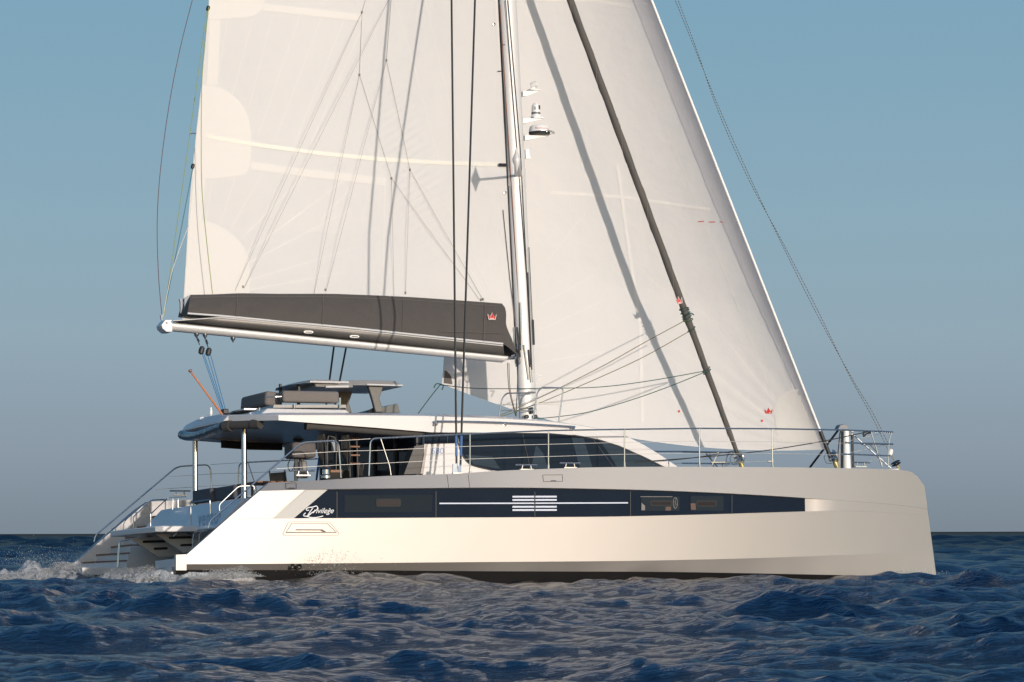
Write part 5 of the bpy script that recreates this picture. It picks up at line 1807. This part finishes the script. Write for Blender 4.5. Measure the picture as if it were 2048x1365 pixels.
bp2 = nt.nodes.new('ShaderNodeBump'); bp2.inputs['Strength'].default_value = .5; bp2.inputs['Distance'].default_value = .05
nt.links.new(n2.outputs['Fac'], bp2.inputs['Height']); nt.links.new(bp.outputs[0], bp2.inputs['Normal'])
nt.links.new(bp2.outputs[0], b.inputs['Normal'])
# mirror of sky and boat over the blue of the deep water; the far sea, rougher than one pixel can show, mirrors less
ge = nt.nodes.new('ShaderNodeNewGeometry'); vl = nt.nodes.new('ShaderNodeVectorMath'); vl.operation = 'LENGTH'
nt.links.new(ge.outputs['Position'], vl.inputs[0])
ms1 = nt.nodes.new('ShaderNodeMapRange'); ms1.inputs['From Min'].default_value = 46; ms1.inputs['From Max'].default_value = 170
ms1.inputs['To Min'].default_value = .40; ms1.inputs['To Max'].default_value = .19
nt.links.new(vl.outputs['Value'], ms1.inputs['Value'])
gl = nt.nodes.new('ShaderNodeBsdfGlossy'); gl.inputs['Roughness'].default_value = .05
ms2 = nt.nodes.new('ShaderNodeMapRange'); ms2.inputs['From Min'].default_value = 150; ms2.inputs['From Max'].default_value = 1100
ms2.inputs['To Min'].default_value = 1.0; ms2.inputs['To Max'].default_value = .58
nt.links.new(vl.outputs['Value'], ms2.inputs['Value'])
mu = nt.nodes.new('ShaderNodeMath'); mu.operation = 'MULTIPLY'; nt.links.new(ms1.outputs[0], mu.inputs[0]); nt.links.new(ms2.outputs[0], mu.inputs[1])
nt.links.new(mu.outputs[0], gl.inputs['Color']); nt.links.new(bp2.outputs[0], gl.inputs['Normal'])
fr_ = nt.nodes.new('ShaderNodeFresnel'); fr_.inputs['IOR'].default_value = 1.333; nt.links.new(bp2.outputs[0], fr_.inputs['Normal'])
pw = nt.nodes.new('ShaderNodeMath'); pw.operation = 'POWER'; pw.inputs[1].default_value = 1.4; nt.links.new(fr_.outputs[0], pw.inputs[0])
mxs = nt.nodes.new('ShaderNodeMixShader'); nt.links.new(pw.outputs[0], mxs.inputs[0]); nt.links.new(b.outputs[0], mxs.inputs[1]); nt.links.new(gl.outputs[0], mxs.inputs[2])
nt.links.new(mxs.outputs[0], nt.nodes['Material Output'].inputs[0])
me.materials.append(SEA)
so = bpy.data.objects.new('sea_water', me); col.objects.link(so)
so['kind'] = 'structure'
del V, Q, X, Y, dx, dy, dz, rg_, ag_, bx, byy, wake

def sea_z(x, y):
    a, b_, c = sea_disp(np.array([x], np.float32), np.array([y], np.float32), np.array([.02], np.float32))
    return float(c[0])

# ------------------------------------------------------------------ foam and spray
FOAM = bpy.data.materials.new('sea_foam'); FOAM.use_nodes = True
nt = FOAM.node_tree; b = nt.nodes['Principled BSDF']
b.inputs['Base Color'].default_value = (.93, .92, .91, 1); b.inputs['Roughness'].default_value = .7
tcf = nt.nodes.new('ShaderNodeTexCoord'); nzf = nt.nodes.new('ShaderNodeTexNoise'); nzf.inputs['Scale'].default_value = 26; nzf.inputs['Detail'].default_value = 6
nt.links.new(tcf.outputs['Object'], nzf.inputs['Vector'])
bpf = nt.nodes.new('ShaderNodeBump'); bpf.inputs['Strength'].default_value = 1.0; bpf.inputs['Distance'].default_value = .10
nt.links.new(nzf.outputs['Fac'], bpf.inputs['Height']); nt.links.new(bpf.outputs[0], b.inputs['Normal'])
tr = nt.nodes.new('ShaderNodeBsdfTranslucent'); tr.inputs['Color'].default_value = (.9, .9, .9, 1)
ms_ = nt.nodes.new('ShaderNodeMixShader'); ms_.inputs[0].default_value = .45
nt.links.new(b.outputs[0], ms_.inputs[1]); nt.links.new(tr.outputs[0], ms_.inputs[2]); nt.links.new(ms_.outputs[0], nt.nodes['Material Output'].inputs[0])
FOAMP = FOAM.copy(); FOAMP.name = 'broken_foam'
nt = FOAMP.node_tree; out = [n for n in nt.nodes if n.type == 'OUTPUT_MATERIAL'][0]
mixn = [n for n in nt.nodes if n.type == 'MIX_SHADER'][0]
tcp = nt.nodes.new('ShaderNodeTexCoord'); nzp = nt.nodes.new('ShaderNodeTexNoise'); nzp.inputs['Scale'].default_value = 7; nzp.inputs['Detail'].default_value = 8; nzp.inputs['Roughness'].default_value = .7
nt.links.new(tcp.outputs['Object'], nzp.inputs['Vector'])
crp = nt.nodes.new('ShaderNodeValToRGB'); crp.color_ramp.elements[0].position = .41; crp.color_ramp.elements[1].position = .52
nt.links.new(nzp.outputs['Fac'], crp.inputs[0])
trp = nt.nodes.new('ShaderNodeBsdfTransparent'); mp2 = nt.nodes.new('ShaderNodeMixShader')
nt.links.new(crp.outputs[0], mp2.inputs[0]); nt.links.new(trp.outputs[0], mp2.inputs[1]); nt.links.new(mixn.outputs[0], mp2.inputs[2]); nt.links.new(mp2.outputs[0], out.inputs[0])
TET = np.array([(0, 0, 1), (.94, 0, -.33), (-.47, .82, -.33), (-.47, -.82, -.33)], np.float32)
OCT = np.array([(1, 0, 0), (-1, 0, 0), (0, 1, 0), (0, -1, 0), (0, 0, 1), (0, 0, -1)], np.float32)
OCF = np.array([(0, 2, 4), (2, 1, 4), (1, 3, 4), (3, 0, 4), (2, 0, 5), (1, 2, 5), (3, 1, 5), (0, 3, 5)], np.int32)
def droplets(name, pts, rad, label):
    """many small blobs of water as one object (boat frame -> world)"""
    pts = np.asarray(pts, np.float32); rad = np.asarray(rad, np.float32)
    n = len(pts)
    jit = 1 + .5 * rng.standard_normal((n, 6, 1)).astype(np.float32).clip(-1, 1)
    vs = pts[:, None, :] + OCT[None] * rad[:, None, None] * jit
    fs = (OCF[None] + (np.arange(n) * 6)[:, None, None]).reshape(-1, 3)
    me = bpy.data.meshes.new(name)
    me.vertices.add(n * 6); me.vertices.foreach_set('co', vs.reshape(-1, 3).ravel())
    me.loops.add(fs.size); me.loops.foreach_set('vertex_index', fs.ravel().astype(np.int32))
    me.polygons.add(len(fs)); me.polygons.foreach_set('loop_start', np.arange(0, fs.size, 3, dtype=np.int32))
    me.polygons.foreach_set('use_smooth', np.ones(len(fs), bool))
    me.update(); me.materials.append(FOAM)
    o = bpy.data.objects.new(name, me); col.objects.link(o); o.matrix_world = M
    tag(o, label, 'foam', None, 'stuff')
    return o
def noise1(x, seed):
    r = np.random.default_rng(seed)
    y = np.zeros_like(x)
    for f_ in (.7, 1.5, 3.1, 6.3, 12.0):
        y += np.sin(x * f_ * 2 * math.pi + r.random() * 6.28) / f_ ** .8
    return y / 2.2
def crest(n, p0, p1, h, spread, seed, pw=1.0):
    """a tumbling ridge of foam along p0-p1 on the water"""
    r = np.random.default_rng(seed)
    t = r.random(n)
    a = np.array(p0); b_ = np.array(p1)
    base = a + (b_ - a) * t[:, None]
    hh = h * (0.55 + 0.45 * noise1(t * 1.6, seed).clip(-1, 1)) * np.minimum(1, 6 * t) ** .5 * np.minimum(1, 5 * (1 - t) + .3)
    z = hh * (r.random(n) ** pw)
    off = r.normal(0, spread, n) * (1.0 - .4 * z / max(h, 1e-3))
    d = (b_ - a)[:2]; d = d / np.linalg.norm(d); nrm = np.array([-d[1], d[0]])
    P = base.copy()
    P[:, 0] += nrm[0] * off + r.normal(0, .05, n); P[:, 1] += nrm[1] * off; P[:, 2] += z
    R_ = .004 + .011 * r.random(n) ** 2 * (1.1 - .8 * z / max(h, 1e-3))
    return P, R_
def vnoise(u, v, seed):
    """smooth value noise in several octaves"""
    out = np.zeros_like(u)
    amp = 1.0
    r = np.random.default_rng(seed)
    for o in range(5):
        G = r.random((64, 64)); f_ = 2.0 ** o
        x, y = u * f_, v * f_
        xi, yi = np.floor(x).astype(int), np.floor(y).astype(int)
        fx, fy = x - xi, y - yi
        fx = fx * fx * (3 - 2 * fx); fy = fy * fy * (3 - 2 * fy)
        g_ = lambda a, b: G[a % 64, b % 64]
        out += amp * ((g_(xi, yi) * (1 - fx) + g_(xi + 1, yi) * fx) * (1 - fy) + (g_(xi, yi + 1) * (1 - fx) + g_(xi + 1, yi + 1) * fx) * fy - .5)
        amp *= .62
    return out
def mound(m, p0, p1, w, h, seed, n=150, k=46):
    """a heap of broken white water along p0-p1 (boat frame)"""
    a, b_ = np.array(p0), np.array(p1)
    d = (b_ - a)[:2]; L = np.linalg.norm(d); d /= L
    nn = np.array([-d[1], d[0]])
    T, S = np.meshgrid(np.linspace(0, 1, n), np.linspace(-1, 1, k), indexing='ij')
    ns = vnoise(T * L * 3.2 + 7, S * w * 3.2 + 3, seed)
    env = np.clip(np.minimum(T * 7, (1 - T) * 5), 0, 1) ** .6
    Z = h * env * ((1 - S * S) ** 1.2) * (.75 + .75 * vnoise(T * L * .8, S * 0 + 1.5, seed + 1)) + .30 * ns * h * 1.6 * env * (1 - S * S) - .10 * (1 - env) - .16 * S ** 2
    Px = a[0] + d[0] * L * T + nn[0] * (S * w + .1 * ns); Py = a[1] + d[1] * L * T + nn[1] * (S * w + .1 * ns)
    m.grid([[(Px[i, j], Py[i, j], p0[2] + (p1[2] - p0[2]) * T[i, j] + Z[i, j]) for j in range(k)] for i in range(n)])
P1, R1 = crest(60000, (-5.6, 3.6, .12), (.75, 3.2, .14), .46, .34, 3, .9)
P1b, R1b = crest(7000, (-3.2, 2.6, .0), (.8, 2.3, .05), .38, .3, 13, 1.4)
r = np.random.default_rng(21)
sp_n = 900
Ps = np.stack([r.normal(-.5, .7, sp_n), r.normal(3.3, .4, sp_n), .45 + np.abs(r.normal(0, .18, sp_n))], -1); Rs = .003 + .004 * r.random(sp_n)
WF = droplets('wake_foam', np.concatenate([P1, P1b, Ps]), np.concatenate([R1, R1b, Rs]), 'big white tumbling wake behind the far stern')
m = MB(); mound(m, (-5.8, 3.7, .12), (.7, 3.2, .14), .75, .36, 41)
mo = m.build('churned_water', FOAM, WF, smooth=180)
m = MB(); mound(m, (-5.8, 3.6, .16), (.8, 3.0, .18), .85, .42, 47)
m.build('churned_water', FOAMP, WF, smooth=180)
P2, R2 = crest(9000, (-1.2, -3.0, -.05), (.2, -4.5, -.02), .36, .16, 5, 1.4)
P3, R3_ = crest(7000, (.0, -4.75, -.02), (1.5, -4.55, .02), .24, .12, 6, 1.6)
SF = droplets('stern_foam', np.concatenate([P2, P3]), np.concatenate([R2, R3_]) * .75, 'low broken white water curling round the near stern')
def splash(n, px, py, y, w, h, seed):
    r = np.random.default_rng(seed)
    c = U(px, py, y=y)
    u = r.normal(0, 1, n); v = r.random(n) ** 1.6
    return np.stack([c.x + u * w * (.5 + .8 * v) + .25 * w * np.sin(v * 9), c.y + r.normal(0, .12, n) - .1 * v, c.z + h * v * (1.0 - .25 * np.abs(u))], -1), .003 + .007 * r.random(n) ** 2.5
Pa, Ra = splash(900, 655, 1150, -4.5, .40, .55, 31)
droplets('side_splash', Pa, Ra, 'fine droplets thrown up against the near hull ahead of the exhausts')
Pc, Rc = splash(900, 1815, 1156, -3.75, .45, .20, 35)
droplets('bow_splash', Pc, Rc, 'small spray where the near bow cuts the water')
m = MB(); mound(m, (-1.3, -3.0, -.02), (.1, -4.55, .02), .24, .17, 43, 90, 36); mound(m, (-.1, -4.7, .04), (1.5, -4.5, .06), .17, .10, 44, 90, 30)
m.build('churned_water', FOAMP, SF, smooth=180)
